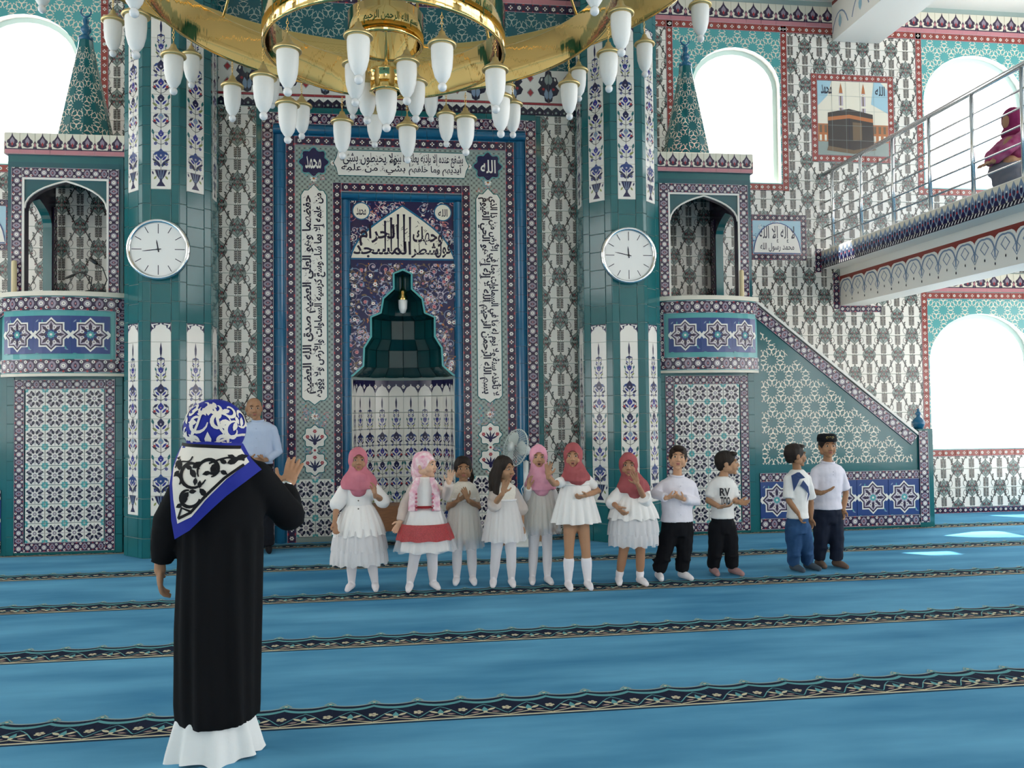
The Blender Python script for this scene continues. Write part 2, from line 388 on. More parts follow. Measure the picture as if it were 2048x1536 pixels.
def girih(x0, z0, x1, z1, d=.215, wd=.0105, c='cream', th=R(70)):
    U = Art(); ap = d/2
    def star(cx, cz, n, ap, a0, own=True):
        m = [(cx+ap*math.cos(a0+2*PI*k/n), cz+ap*math.sin(a0+2*PI*k/n)) for k in range(n)]
        for k in range(n):
            a = a0+2*PI*k/n; b = PI/n          # ray leaves the edge at angle th, meets the radial line of the corner
            t = ap*math.sin(b)/math.sin(PI-b-(PI/2-th)) if n > 3 else ap*math.sin(b)/math.sin(PI-b-(PI/2-th))
            da = a+PI-(PI/2-th); p = (m[k][0]+t*math.cos(da), m[k][1]+t*math.sin(da))
            U.stroke([m[k], p, m[(k+1) % n]], wd, c, 1)
    star(0, 0, 12, ap, 0)
    s3 = d*math.tan(PI/12)/2/math.tan(PI/3)
    for k in range(2): star(d/2, (d*math.sqrt(3)/6)*(1 if k == 0 else -1), 3, s3, PI/2 if k == 0 else -PI/2)
    A = Art(); r_ = d*math.sqrt(3)/2
    for j in range(math.floor(z0/r_)-1, math.ceil(z1/r_)+2):
        for i in range(math.floor(x0/d)-2, math.ceil(x1/d)+2): A.add(U, i*d+(d/2 if j % 2 else 0), j*r_)
    return A.clip(x0, z0, x1, z1)
def star8(cx, cz, r, c, A, l):
    return A.poly([(cx+(r if k % 2 == 0 else r*.765)*math.cos(k*PI/8), cz+(r if k % 2 == 0 else r*.765)*math.sin(k*PI/8)) for k in range(16)], c, l)
def khatam(w, h):            # eight-pointed star on blue
    A = Art(); c, z = w/2, h/2; r = min(w*.5, h*.46)
    for k in range(10):
        A.leaf(w*((k*37 % 10)/10+.05), h*((k*53 % 10)/10), k*1.3, .045, .014, 'steel' if k % 2 else 'turq', 1)
    star8(c, z, r, 'white', A, 2); star8(c, z, r-.022, 'purple', A, 3); star8(c, z, r*.78, 'lilac', A, 4)
    for k in range(8):
        a = k*PI/4; A.leaf(c+r*.22*math.cos(a), z+r*.22*math.sin(a), a, r*.5, r*.2, 'purple', 5)
        a += PI/8; A.circ(c+r*.46*math.cos(a), z+r*.46*math.sin(a), r*.11, 'white', 5, 8).circ(c+r*.46*math.cos(a), z+r*.46*math.sin(a), r*.06, 'mauve', 6, 6)
    A.flower(c, z, r*.25, 8, 'turq', 6, 'white')
    for s in (-1, 1):
        A.stroke([(c+s*w*.5, z+.0), (c+s*w*.42, z+.04)], .018, 'white', 2); A.stroke([(c+s*w*.5, z), (c+s*w*.42, z-.04)], .018, 'white', 2)
    return A
def arabesque(w=.2):
    A = Art(); c = w/2
    for x in (0, w):
        for z in (0, w): star8(x, z, w*.2, 'turq', A, 1); A.circ(x, z, w*.06, 'white', 2, 6)
    for k in range(8):
        a = k*PI/4+PI/8; A.leaf(c+w*.15*math.cos(a), c+w*.15*math.sin(a), a, w*.29, w*.15, 'ink', 1)
        a = k*PI/4; A.stroke([(c+w*.2*math.cos(a), c+w*.2*math.sin(a)), (c+w*.46*math.cos(a), c+w*.46*math.sin(a))], w*.03, 'mauve', 1)
    for k in range(4):
        a = k*PI/2; A.leaf(c+w*.47*math.cos(a+.33), c+w*.47*math.sin(a+.33), a+PI*.8, w*.2, w*.08, 'ink', 2); A.leaf(c+w*.47*math.cos(a-.33), c+w*.47*math.sin(a-.33), a-PI*.8, w*.2, w*.08, 'ink', 2)
    for k in range(4): a = k*PI/2+PI/4; A.leaf(c+w*.36*math.cos(a), c+w*.36*math.sin(a), a+PI/2, w*.14, w*.07, 'mauve', 2); A.leaf(c+w*.36*math.cos(a), c+w*.36*math.sin(a), a-PI/2, w*.14, w*.07, 'mauve', 2)
    A.rect(0, -.004, w, .004, 'mauve', 1).rect(-.004, 0, .004, w, 'mauve', 1)
    A.flower(c, c, w*.13, 8, 'mauve', 2, 'white'); return A
ARAB = [[arabesque()]]
def vase_strip(w=.2):        # 2 m high: urn below, flowering stem above, pointed tip
    A = Art(); c = w/2; k = w/.2
    X = lambda x: c+x*k
    def P(pts, col, l=1): A.poly([(X(x), y) for x, y in pts], col, l)
    P([(-.045, .03), (.045, .03), (.03, .055), (.012, .08), (-.012, .08), (-.03, .055)], 'navy'); A.circ(c, .088, .014*k, 'navy', 1, 8)
    P([(-.014, .1), (.014, .1), (.04, .14), (.062, .2), (.056, .205), (-.056, .205), (-.062, .2), (-.04, .14)], 'navy')
    for q in (-.03, 0, .03): A.stroke([(X(q*.4), .11), (X(q), .2)], .007*k, 'steel', 2)
    A.stroke([(c, .2), (c, 1.68)], .006*k, 'dgrey', 1)
    for s in (-1, 1):
        for q, col in ((.5, 'navy'), (.9, 'cobalt'), (1.2, 'olive'), (1.45, 'navy')):
            A.leaf(X(s*.01), .22+.02*q, PI/2-s*q*.75, .075*k, .026*k, col, 2)
        A.leaf(X(s*.07), .1, PI/2+s*.6, .05, .02, 'olive'); A.leaf(X(s*.075), .15, PI/2-s*.3, .045, .016, 'navy')
    for z, r, col, s_ in ((.36, .05, 'cobalt', 1), (.58, .034, 'royal', 0), (.76, .032, 'steel', 2), (.95, .042, 'navy', 0), (1.12, .036, 'royal', 2), (1.3, .048, 'navy', 1), (1.5, .03, 'royal', 0), (1.62, .02, 'navy', 1)):
        A.leaf(c, z-r*.9, PI/2, r*2.3, r*1.7, col, 3); A.flower(c, z-.1*r, r*.72, 7, col, 3, 'rose' if s_ == 2 else 'lilac')
        t = 1-max(0, z-1.25)*1.5
        for s in (-1, 1):
            A.stroke(bz((c, z-.11), (X(s*.05*t), z-.1), (X(s*.085*t), z-.05), (X(s*.075*t), z+.01), 5), .006*k, 'dgrey', 2)
            A.leaf(X(s*.072*t), z-.005, PI/2+s*(.7 if s_ else -.4), .05*t+.012, .022*t+.004, ('teal', 'cobalt', 'navy')[s_], 3, .3*s)
            A.leaf(X(s*.035*t), z-.075, PI/2-s*1.0, .055*t+.01, .02*t+.004, 'navy' if s_ else 'olive', 2)
            A.leaf(X(s*.012), z-.06, PI/2-s*.75, .06*t+.01, .018*t+.004, 'royal', 2)
            if s_ == 2: A.circ(X(s*.062), z-.04, .014*k, 'red', 3, 7)
            else: A.flower(X(s*.055*t), z-.1, .018*t*k, 5, 'royal', 3, 'olive')
    A.leaf(c, 1.64, PI/2, .16, .024*k, 'navy', 2)
    return A
def arch_corners(w, z0, z1, col='navy'):
    A = Art(); c = w/2
    for s in (-1, 1):
        A.poly([(c+s*c, z0), (c+s*c*.86, z0+(z1-z0)*.3), (c+s*c*.6, z0+(z1-z0)*.42), (c+s*c*.5, z0+(z1-z0)*.72), (c+s*c*.12, z0+(z1-z0)*.82), (c, z1), (c+s*c, z1)], col, 2)
        A.leaf(c+s*c*.95, z1-.01, -PI/2-s*.5, (z1-z0)*.6, w*.09, 'white', 3); A.stroke([(c+s*c*.3, z1-.012), (c+s*c*.85, z1-.02)], w*.05, 'white', 3)
    return A
def strip_cells(w=.2):
    A = vase_strip(w); A.add(arch_corners(w, 1.9, 2.0)); return [[Art().add(A.clip(0, j*.2, w, j*.2+.2), 0, -j*.2) for j in range(10)]]
STRIP = strip_cells()
def frieze(w=.44, h=.4):
    A = Art(); c = w/2
    for s in (-1, 1):
        P = [(.5, .0), (.5, 1), (.42, .95), (.4, .8), (.28, .78), (.22, .62), (.3, .52), (.2, .4), (.26, .25), (.38, .2), (.4, .06)]
        A.poly([(c+s*x*w, y*h) for x, y in P], 'ink', 1)
        A.leaf(c+s*w*.46, h*.1, PI/2+s*.1, h*.34, w*.13, 'steel', 2); A.leaf(c+s*w*.45, h*.55, PI/2-s*.1, h*.34, w*.15, 'grey', 2)
        A.leaf(c+s*w*.3, h*.66, PI/2-s*.3, h*.12, w*.05, 'white', 2); A.circ(c+s*w*.36, h*.42, .018, 'red', 2, 7)
    for z in (.3, .74):
        A.poly([(c-.034, h*z), (c, h*z+.042), (c+.034, h*z), (c, h*z-.042)], 'red', 2); A.stroke([(c-.04, h*z), (c, h*z+.05), (c+.04, h*z), (c, h*z-.05)], .005, 'ink', 3, True)
    return A
def swirls(x0, z0, x1, z1, seed, n=14, cols=('lilac', 'white', 'steel', 'brown'), r0=.05, r1=.1):
    A = Art(); rn = random.Random(seed)
    for k in range(n):
        cx, cz = rn.uniform(x0, x1), rn.uniform(z0, z1); r = rn.uniform(r0, r1); s = rn.choice((-1, 1)); a = rn.uniform(0, 6.3); c = cols[k % len(cols)]
        A.stroke([(cx+r*(1-t*.75)*math.cos(a+s*t*7), cz+r*(1-t*.75)*math.sin(a+s*t*7)) for t in (q/16 for q in range(17))], .0065, c, 1+k % 3)
        for q in range(4): t = q*1.6; A.leaf(cx+r*.8*math.cos(a+t), cz+r*.8*math.sin(a+t), a+t+1.2*s, r*.55, r*.24, rn.choice(cols+('cobalt', 'orange')), 1+k % 3)
        A.flower(cx, cz, r*.3, 6, rn.choice(('white', 'rose', 'lilac')), 4, 'red')
    return A.clip(x0, z0, x1, z1)
def carnation(cx, cz, r):
    A = Art()
    A.poly([(cx+r*(1+.1*math.cos(8*t))*math.cos(t), cz+r*(1+.1*math.cos(8*t))*math.sin(t)) for t in (k*2*PI/48 for k in range(48))], 'white', 2)
    A.stroke([(cx+r*1.04*(1+.1*math.cos(8*t))*math.cos(t), cz+r*1.04*(1+.1*math.cos(8*t))*math.sin(t)) for t in (k*2*PI/48 for k in range(48))], r*.09, 'teal', 3, True)
    for a in (-1.1, -.55, 0, .55, 1.1): A.leaf(cx, cz-r*.45, PI/2+a, r*.85, r*.17, 'navy', 3)
    for a in (-1.15, 0, 1.15): A.flower(cx+r*.72*math.sin(a), cz-r*.3+r*.85*math.cos(a), r*.2, 6, 'red', 4, 'rose')
    A.leaf(cx, cz-r*.75, PI/2, r*.5, r*.34, 'navy', 4); return A
def scallop(cx, cz, r, n=8, k=.12): return [(cx+r*(1+k*math.cos(n*t))*math.cos(t), cz+r*(1+k*math.cos(n*t))*math.sin(t)) for t in (j*2*PI/48 for j in range(48))]
# ------------------------------------------------------------------ floor with woven prayer rows
def wool(c): return mat('wool_'+c, {'navy': '#1b2338', 'cream': '#c9c2a6', 'turq': '#5f9aa0', 'grey': '#8fa3a4', 'rose': '#a08a84'}[c], .95, spec=.1)
CARPET = mat('carpet', '#3b7ca4', .95, spec=.12, col2='#66a8cb', scale=1.3, kind='world', stretch=(.5, 1.9, 1), bump=.25, bscale=420)  # stretched noise puts vacuum marks and pile sheen into the colour
YB = [2.82+1.333*k for k in range(6)]       # lower edge of each band
fl = MB().box((-9.7, -5, -.1), (9.7, 10.9, 0), CARPET).build('floor'); tag(fl, 'blue mosque carpet woven with dark prayer row bands', None, kind='structure')
def carpet_unit():
    A = Art(); p = .223; c = p/2
    sag = lambda t, a, b: a+(b-a)*abs(2*t-1)**2.2
    T = [k/12 for k in range(13)]
    def strip(a0, b0, a1, b1, col, l):
        for k in range(12):
            t, u = T[k], T[k+1]; A.poly([(t*p, sag(t, a0, b0)), (u*p, sag(u, a0, b0)), (u*p, sag(u, a1, b1)), (t*p, sag(t, a1, b1))], col, l)
    strip(.028, .028, .272, .30, 'navy', 1); strip(.266, .296, .278, .312, 'grey', 2)
    strip(.205, .245, .235, .272, 'turq', 2); strip(.015, .015, .03, .03, 'cream', 2); strip(.0, .0, .01, .01, 'navy', 1)
    for x in (0, p): A.flower(x, .31, .03, 6, 'turq', 3, 'cream'); A.stroke([(x-.03, .3), (x, .34), (x+.03, .3)], .009, 'grey', 4)
    for s in (-1, 1):
        A.stroke(bz((c, .075), (c+s*.03, .06), (c+s*.07, .05), (c+s*.11, .035), 6), .009, 'cream', 2)
        A.leaf(c+s*.012, .1, PI/2-s*.9, .06, .022, 'cream', 3); A.leaf(c+s*.03, .085, -s*.2+(0 if s > 0 else PI), .045, .018, 'rose', 3)
        A.stroke(bz((c, .19), (c+s*.06, .15), (c+s*.09, .07), (c+s*.11, .06), 6), .006, 'turq', 2)
        A.flower(c+s*p/2, .13, .026, 5, 'cream', 3, 'rose')
    A.leaf(c, .07, PI/2, .085, .03, 'turq', 3); A.circ(c, .085, .012, 'cream', 4, 7); return A
_cu = carpet_unit().clip(0, 0, .223, .36); _cm = MB(); _row = Art()
for k in range(-48, 56): _row.add(_cu, k*.223, 0)
_row.emit(_cm, lambda u, v, l: (u, v, .0006+l*.0006), wool); _bm = _cm.mesh('carpet_border')
for y in YB: link('carpet_border', _bm, fl, Matrix.Translation((.07, y, 0)))
# ------------------------------------------------------------------ back wall with arched windows
YW = 10.7; WHITE = mat('white_paint', '#efece4', .6); FRAME = mat('window_frame', '#cfe6e0', .4)
def arch_pts(x0, x1, zb, zt, n=14, k=.62):
    c, r = (x0+x1)/2, (x1-x0)/2; zs = zt-r*k*1.35
    return [(x0, zb), (x1, zb)]+[(c+r*math.cos(PI*t/n), zs+(zt-zs)*math.sin(PI*t/n)) for t in range(n+1)]
WIN = [(3.87, 5.1, 4.5, 6.33), (7.2, 8.75, 4.49, 6.37), (7.2, 8.75, .88, 2.75)]
wins = []
for s in (1, -1):
    for a, b, c, d in WIN: wins.append((a, b, c, d) if s > 0 else (-b, -a, c, d))
wb = MB().prism([(-9.7, 0), (9.7, 0), (9.7, 7.2), (-9.7, 7.2)], GROUT, YW, YW+.16, [arch_pts(*q) for q in wins], WHITE).build('wall_back')
tag(wb, 'back wall clad in floral tiles with arched windows', None, kind='structure')
cl = Clad(wb, 'tile', 300); cb = Clad(wb, 'border_tile', 300)
FB = frame(0, YW); panels = []
for s in (1, -1):
    def xr(a, b): return (a, b) if s > 0 else (-b, -a)
    ex = []
    for i, (a, b, c, d) in enumerate(WIN):
        pa, pb = (3.61, 5.12) if i == 0 else (7.18, 8.8); zt = (6.56, 6.56, 2.95)[i]; zb = c-.01
        x0, x1 = xr(pa, pb); panels.append((x0, x1, zb, zt, i, s))
        e = (x0-.09, zb-.09, x1+.09, zt+.09); ex.append(e); border_frame(cb, FB, *e, .09, 'b', 'LRTB' if i == 2 else 'LRB', 'brick')
    x0, x1 = xr(7.09, 8.89); ex.append((x0, 3.04, x1, 3.32)); border_run(cb, FB, x0, 3.05, 1.8, .26, 'm', per=.21)
    x0, x1 = xr(5.546, 6.75); ex.append((x0, 4.815, x1, 6.02)); border_frame(cb, FB, *ex[-1], .09, 'b', base='brick')
    x0, x1 = xr(4.6, 5.44); ex.append((x0, 3.46, x1, 4.07)); border_frame(cb, FB, *ex[-1], .08, 'b')
    x0, x1 = xr(2.95, 9.3)
    ex.append((x0, 6.56, x1, 7)); border_run(cb, FB, x0, 6.56, 6.35, .1, 'b', True, 'brick'); border_run(cb, FB, x0, 6.66, 6.35, .29, 'm', per=.21)
    ex.append((x0, 0, x1, .08)); border_run(cb, FB, x0, 0, 6.35, .08, 'b', True)
    o = onY(1583, 770, YW).x if s > 0 else -3.4
    cl.field(FB, (x0, .08, x1, 6.56), 'floral', FLORAL, .21, .2625, 'white', ex, o=(-9.3 if s < 0 else 2.95, .08))
cl.finish(); cb.finish()
# girih panels round the windows, frames and panes
for x0, x1, zb, zt, i, s in panels:
    a, b, c, d = WIN[i]; a, b = (a, b) if s > 0 else (-b, -a); ap = arch_pts(a, b, c, d)
    m = MB(); out = [(x0, zb), (a, zb), (a, c)]+list(reversed(ap[2:]))[0:0]
    hole = ap; m.prism([(x0, zb-.0), (x1, zb), (x1, zt), (x0, zt)], G('turq'), YW-.012, YW, [[(p[0], max(p[1], zb+.011)) for p in ap]], WHITE)
    cx, r = (a+b)/2, (b-a)/2; zs = d-r*.62*1.35
    def outside(x, z): return not (abs(x-cx) < r and (z < zs or ((x-cx)/r)**2+((z-zs)/(d-zs))**2 < 1))
    girih(x0, zb, x1, zt).keep(outside).emit(m, plane_fn(0, 0, YW-.012)); m.build('lattice_panel', wb)
for n, (a, b, c, d) in enumerate(wins):
    m = MB(); o_ = arch_pts(a, b, c, d); i_ = arch_pts(a+.06, b-.06, c+.06, d-.06)
    m.prism(o_, FRAME, YW+.09, YW+.14, [i_]); f = m.build('window_%d' % (n+1)); tag(f, ('arched upper window behind the right pulpit spire', 'arched upper window behind the gallery railing', 'arched lower window under the gallery', 'arched upper window behind the left pulpit spire', 'arched upper window at the far left', 'arched lower window at the far left')[n], None, kind='structure')
    g = bpy.data.materials.get('pane_glass')
    if not g:
        g = bpy.data.materials.new('pane_glass'); g.use_nodes = True; nt = g.node_tree; nt.nodes.clear()
        q = nt.nodes.new('ShaderNodeOutputMaterial'); t = nt.nodes.new('ShaderNodeBsdfTransparent'); gl_ = nt.nodes.new('ShaderNodeBsdfGlossy'); gl_.inputs['Roughness'].default_value = .05
        mx = nt.nodes.new('ShaderNodeMixShader'); mx.inputs[0].default_value = .06; nt.links.new(t.outputs[0], mx.inputs[1]); nt.links.new(gl_.outputs[0], mx.inputs[2]); nt.links.new(mx.outputs[0], q.inputs[0])
    MB().prism(i_, g, YW+.11, YW+.116).build('pane', f)
# sacred lettering in the lunettes beside the towers
for s in (1, -1):
    x0, x1 = (4.68, 5.36) if s > 0 else (-5.36, -4.68)
    m = MB().box((x0, YW-.014, 3.54), (x1, YW, 3.99), G('sky')); c = (x0+x1)/2
    A = Art(); A.add(swirls(x0, 3.54, x1, 3.99, 5, 16, ('cobalt', 'steel', 'white'), .03, .06))
    P = [(c+.33*math.cos(PI*k/18), 3.55+.41*math.sin(PI*k/18)) for k in range(19)]; A.poly(P, 'white', 6); A.stroke(P, .012, 'cobalt', 7, True)
    A.add(lettering('لا إله إلا الله', (c-.25, 3.68, c+.25, 3.92), 'ink', 7, fat=.012)); A.add(lettering('محمد رسول الله', (c-.24, 3.57, c+.24, 3.69), 'ink', 7, fat=.012))
    A.emit(m, plane_fn(0, 0, YW-.014)); m.build('calligraphy_lunette', wb)
# picture of the shrine in painted tiles
x0, x1, z0, z1 = 5.639, 6.662, 4.908, 5.925
pm = MB().box((x0, YW-.015, z0), (x1, YW, z1), G('cream')); A = Art()
X = lambda u: x0+u*(x1-x0); Z = lambda v: z0+v*(z1-z0)
A.rect(X(0), Z(.45), X(1), Z(1), 'cream', 1).poly([(X(.0), Z(.66)), (X(.14), Z(.8)), (X(.2), Z(1)), (X(0), Z(1))], 'sky', 2)
A.poly([(X(.76), Z(.7)), (X(1), Z(.58)), (X(1), Z(.9)), (X(.9), Z(1)), (X(.8), Z(1))], 'sky', 2)
A.rect(X(0), Z(.18), X(1), Z(.46), 'orange', 1).rect(X(0), Z(0), X(1), Z(.18), 'grey', 1).rect(X(0), Z(.42), X(1), Z(.48), 'cream', 2)
for k in range(14):
    u = .02+.07*k; A.rect(X(u), Z(.3), X(u+.035), Z(.4), 'brown', 2); A.rect(X(u), Z(.19), X(u+.03), Z(.27), 'cream', 2)
for u in (.33, .65):
    A.rect(X(u-.03), Z(.5), X(u+.03), Z(.84), 'lilac', 2).rect(X(u-.012), Z(.52), X(u+.004), Z(.82), 'brown', 3).rect(X(u-.045), Z(.64), X(u+.045), Z(.67), 'cream', 3).rect(X(u-.045), Z(.8), X(u+.045), Z(.83), 'cream', 3)
    A.poly([(X(u-.025), Z(.84)), (X(u+.025), Z(.84)), (X(u+.018), Z(.9)), (X(u), Z(.98)), (X(u-.018), Z(.9))], 'orange', 3)
A.poly([(X(.14), Z(.12)), (X(.5), Z(.07)), (X(.79), Z(.13)), (X(.78), Z(.56)), (X(.44), Z(.63)), (X(.14), Z(.57))], 'dark', 4)
A.poly([(X(.14), Z(.46)), (X(.44), Z(.5)), (X(.78), Z(.45)), (X(.78), Z(.5)), (X(.44), Z(.55)), (X(.14), Z(.51))], 'orange', 5)
A.poly([(X(.49), Z(.2)), (X(.62), Z(.21)), (X(.62), Z(.44)), (X(.49), Z(.45))], 'brown', 5).stroke([(X(.44), Z(.09)), (X(.44), Z(.5))], .006, 'ink', 5)
A.poly([(X(.12), Z(.06)), (X(.5), Z(.02)), (X(.82), Z(.08)), (X(.79), Z(.13)), (X(.5), Z(.07)), (X(.14), Z(.12))], 'brown', 5)
A.add(lettering('محمد', (X(.05), Z(.82), X(.2), Z(.95)), 'ink', 5, fat=.01)).add(lettering('الله', (X(.82), Z(.82), X(.96), Z(.95)), 'ink', 5, fat=.01))
for k in range(1, 5): A.stroke([(X(k/5), Z(0)), (X(k/5), Z(1))], .003, 'grey', 6).stroke([(X(0), Z(k/5)), (X(1), Z(k/5))], .003, 'grey', 6)
A.emit(pm, plane_fn(0, 0, YW-.015)); tag(pm.build('tile_picture'), 'tile picture of the black draped shrine between two minarets on the floral wall', 'picture')
# ------------------------------------------------------------------ wall between the columns
YM = 9.9; C0 = .02
nich = [(-.6, 0), (.6, 0), (.6, 1.9), (.575, 1.915), (.46, 2.02), (.45, 2.23), (.37, 2.36), (.37, 2.59), (.255, 2.64), (.225, 2.81), (.105, 2.92), (.105, 3.1), (0, 3.146), (-.105, 3.1), (-.105, 2.92), (-.225, 2.81), (-.255, 2.64), (-.37, 2.59), (-.37, 2.36), (-.45, 2.23), (-.46, 2.02), (-.575, 1.915), (-.6, 1.9)]
nich = [(x+C0, z) for x, z in nich]
wc = MB().prism([(-2.6, 0), (C0-.6, 0)]+[nich[k] for k in range(len(nich)-1, 1, -1)]+[(C0+.6, 0), (2.6, 0), (2.6, 7.2), (-2.6, 7.2)], GROUT, YM, YM+.1).build('wall_center')
tag(wc, 'tiled wall between the two teal columns around the prayer niche', None, kind='structure')
FM = frame(C0, YM); cl = Clad(wc, 'tile', 300); cb = Clad(wc, 'border_tile', 300)
for s in (-1, 1):
    a, b = (1.66, 2.08) if s > 0 else (-2.08, -1.66)
    cl.field(FM, (a, 0, b, 5.02), 'floral', FLORAL, .21, .2625, 'white', o=(a, .2))
    a, b = (1.60, 1.66) if s > 0 else (-1.66, -1.6); cl.field(FM, (a, 0, b, 5.02), 'tealn', [[None]], .06, .2, 'teal')
    a, b = (2.08, 2.3) if s > 0 else (-2.3, -2.08); cl.field(FM, (a, 0, b, 5.02), 'tealw', [[None]], .22, .2, 'teal')
cl.field(FM, (-1.6, 4.96, 1.6, 5.03), 'tealt', [[None]], .2, .07, 'teal')
zz = Art().rect(0, .06, .1, .12, 'white', 1).rect(0, .125, .1, .15, 'red', 1).poly([(0, .06), (.05, .1), (.1, .06), (.1, .04), (0, .04)], 'ink', 2).circ(.05, .03, .015, 'grey', 3, 6).circ(0, .02, .012, 'mauve', 3, 6)
cb.field(FM, (-2.3, 5.03, 2.3, 5.18), 'zig', [[zz]], .1, .15, 'ink', gap=.001)
cb.field(FM, (-2.2, 5.18, 2.2, 5.58), 'frieze', [[frieze(.44, .4)]], .44, .4, 'white')
m = MB().box((C0-2.2, YM-.012, 5.58), (C0+2.2, YM, 6.27), G('teal2')); girih(-2.2, 5.58, 2.2, 6.27, .24, .008, 'sage').emit(m, plane_fn(C0, 0, YM-.012)); m.build('lattice_panel', wc)
border_run(cb, FM, -2.2, 6.27, 4.4, .11, 'b', True); border_run(cb, FM, -2.2, 6.38, 4.4, .3, 'm', per=.21)
cl.finish(); cb.finish()
# ------------------------------------------------------------------ prayer niche
mh = empty('mihrab', (C0, YM, 0), 'tall tiled prayer niche with nested frames and white calligraphy bands', 'mihrab')
cb = Clad(mh, 'border_tile', 300); ct = Clad(mh, 'molding_tile', 300)
def half_round(w, L, r, horiz=False):
    k = ('hr', round(w, 3), round(L, 3), r, horiz)
    if k not in TCACHE:
        n = 8; mb = MB(); g = .0015
        P = [(0, 0)]+[(w*.12+(w*.76)*(.5-.5*math.cos(PI*t/n)), -.01-r*math.sin(PI*t/n)) for t in range(n+1)]+[(w, 0)]
        v = [((x, y, g) if not horiz else (g, y, x)) for x, y in P]+[((x, y, L-g) if not horiz else (L-g, y, x)) for x, y in P]; N = len(P)
        mb.add(v, [(i, i+1, N+i+1, N+i) for i in range(N-1)]+[tuple(range(N)), tuple(range(2*N-1, N-1, -1))], G('blue')); TCACHE[k] = mb.mesh('molding_tile', False)
    return TCACHE[k]
def molding(x, z0, z1, w, r):
    n = round((z1-z0)/.205); L = (z1-z0)/n
    for sx in (-x-w, x):
        for k in range(n): ct.put(half_round(w, L, r), FM @ Matrix.Translation((sx, 0, z0+k*L)))
    n = round(2*(x+w)/.2); L = 2*(x+w)/n
    for k in range(n): ct.put(half_round(w, L, r, True), FM @ Matrix.Translation((-x-w+k*L, 0, z1-.0)))
for sx in (-1.6, 1.47): border_run(cb, FM, sx, 0, 4.96, .13, 'a')
border_run(cb, FM, -1.47, 4.83, 2.94, .13, 'a', True)
molding(1.33, 0, 4.69, .14, .05)
border_frame(cb, FM, -1.33, 0, 1.33, 4.69, .105, 'b', 'LRT')
molding(.6, 0, 3.95, .1, .06)
border_frame(cb, FM, -.80, 0, .80, 4.155, .1, 'b', 'LRT'); cb.finish(); ct.finish()
# filigree ground with cartouches
m = MB(); yb = -.01
for a, b, c, d in ((-1.225, 0, -.8, 4.585), (.8, 0, 1.225, 4.585), (-.8, 4.155, .8, 4.585)): m.box((C0+a, YM+yb, c*0+(b)), (C0+c, YM, d), G('grey'))
A = Art()
for a, b, c, d in ((-1.225, .72, -.8, 4.585), (.8, .72, 1.225, 4.585), (-.8, 4.155, .8, 4.585)):
    for i in range(int((c-a)/.03)):
        for j in range(int((d-b)/.03)):
            x, z = a+.012+i*.03, b+.012+j*.03; A.rect(x, z, x+.014, z+.014, 'sage' if (i+j) % 2 else 'dgrey', 1)
for s in (-1, 1):
    x = s*1.015
    for z in (4.24, 1.44, .76, 4.2): A.flower(x, z, .05, 8, 'white', 3, 'orange')
    for z0, z1 in ((1.3, 1.6), (.72, 1.3), (4.08, 4.55)): A.add(swirls(x-.16, z0, x+.16, z1, int(z0*10)+s, 12, ('turq', 'rose', 'steel'), .03, .05), dl=1)
    for z in (1.2, .9): A.add(carnation(x, z, .125), dl=4)
    A.circ(x, 1.05, .035, 'white', 10, 10).circ(x, 1.05, .015, 'red', 11, 6)
    A.poly(scallop(x, 4.39, .15), 'navy', 6); A.stroke(scallop(x, 4.39, .16), .01, 'turq', 7, True)
    A.flower(s*.79, 4.385, .04, 8, 'white', 4, 'orange')
    # upright cartouche
    c_ = .147; P = [(x-c_, 1.66), (x-c_*.75, 1.62), (x-c_*.45, 1.62), (x, 1.57), (x+c_*.45, 1.62), (x+c_*.75, 1.62), (x+c_, 1.66), (x+c_, 4.0), (x+c_*.75, 4.06), (x+c_*.45, 4.06), (x, 4.13), (x-c_*.45, 4.06), (x-c_*.75, 4.06), (x-c_, 4.0)]
    A.poly(P, 'white', 6); A.stroke(P, .012, 'teal', 7, True)
A.add(lettering('محمد', (-1.11, 4.31, -.93, 4.46), 'white', 8, fat=.012)); A.add(lettering('الله', (.93, 4.31, 1.11, 4.47), 'white', 8, fat=.012))
P = [(-.735, 4.24), (.735, 4.24), (.76, 4.33), (.79, 4.39), (.76, 4.45), (.735, 4.54), (-.735, 4.54), (-.76, 4.45), (-.79, 4.39), (-.76, 4.33)]
A.poly(P, 'white', 6).stroke(P, .01, 'teal', 7, True)
A.add(lettering('يشفع عنده إلا بإذنه يعلم ما بين', (-.1, 4.36, .72, 4.52), 'ink', 8, fat=.014)).add(lettering('أيديهم وما خلفهم', (.08, 4.26, .7, 4.4), 'ink', 8, fat=.014))
A.add(lettering('ولا يحيطون بشيء', (-.72, 4.34, -.06, 4.52), 'ink', 8, fat=.014)).add(lettering('بشيء من علمه', (-.7, 4.26, .04, 4.38), 'ink', 8, fat=.014))
A.add(lettering('بسم الله الرحمن الرحيم الله لا إله إلا هو الحي القيوم', (.89, 1.68, 1.035, 4.02), 'ink', 8, fat=.035, turn=-1))
A.add(lettering('لا تأخذه سنة ولا نوم له ما في السماوات وما في الأرض من ذا الذي', (.995, 1.66, 1.15, 4.03), 'ink', 8, fat=.035, turn=-1))
A.add(lettering('من علمه إلا بما شاء وسع كرسيه السماوات والأرض ولا يؤوده', (-1.035, 1.66, -.885, 4.03), 'ink', 8, fat=.035, turn=1))
A.add(lettering('حفظهما وهو العلي العظيم صدق الله العظيم', (-1.15, 1.7, -.995, 4.0), 'ink', 8, fat=.035, turn=1))
A.add(harakat(.89, 1.7, 1.13, 3.98, 110, 5)).add(harakat(-1.15, 1.7, -.91, 3.98, 110, 6)).add(harakat(-.7, 4.27, .7, 4.51, 50, 7))
A.emit(m, plane_fn(C0, 0, YM+yb)); m.build('calligraphy_surround', mh)
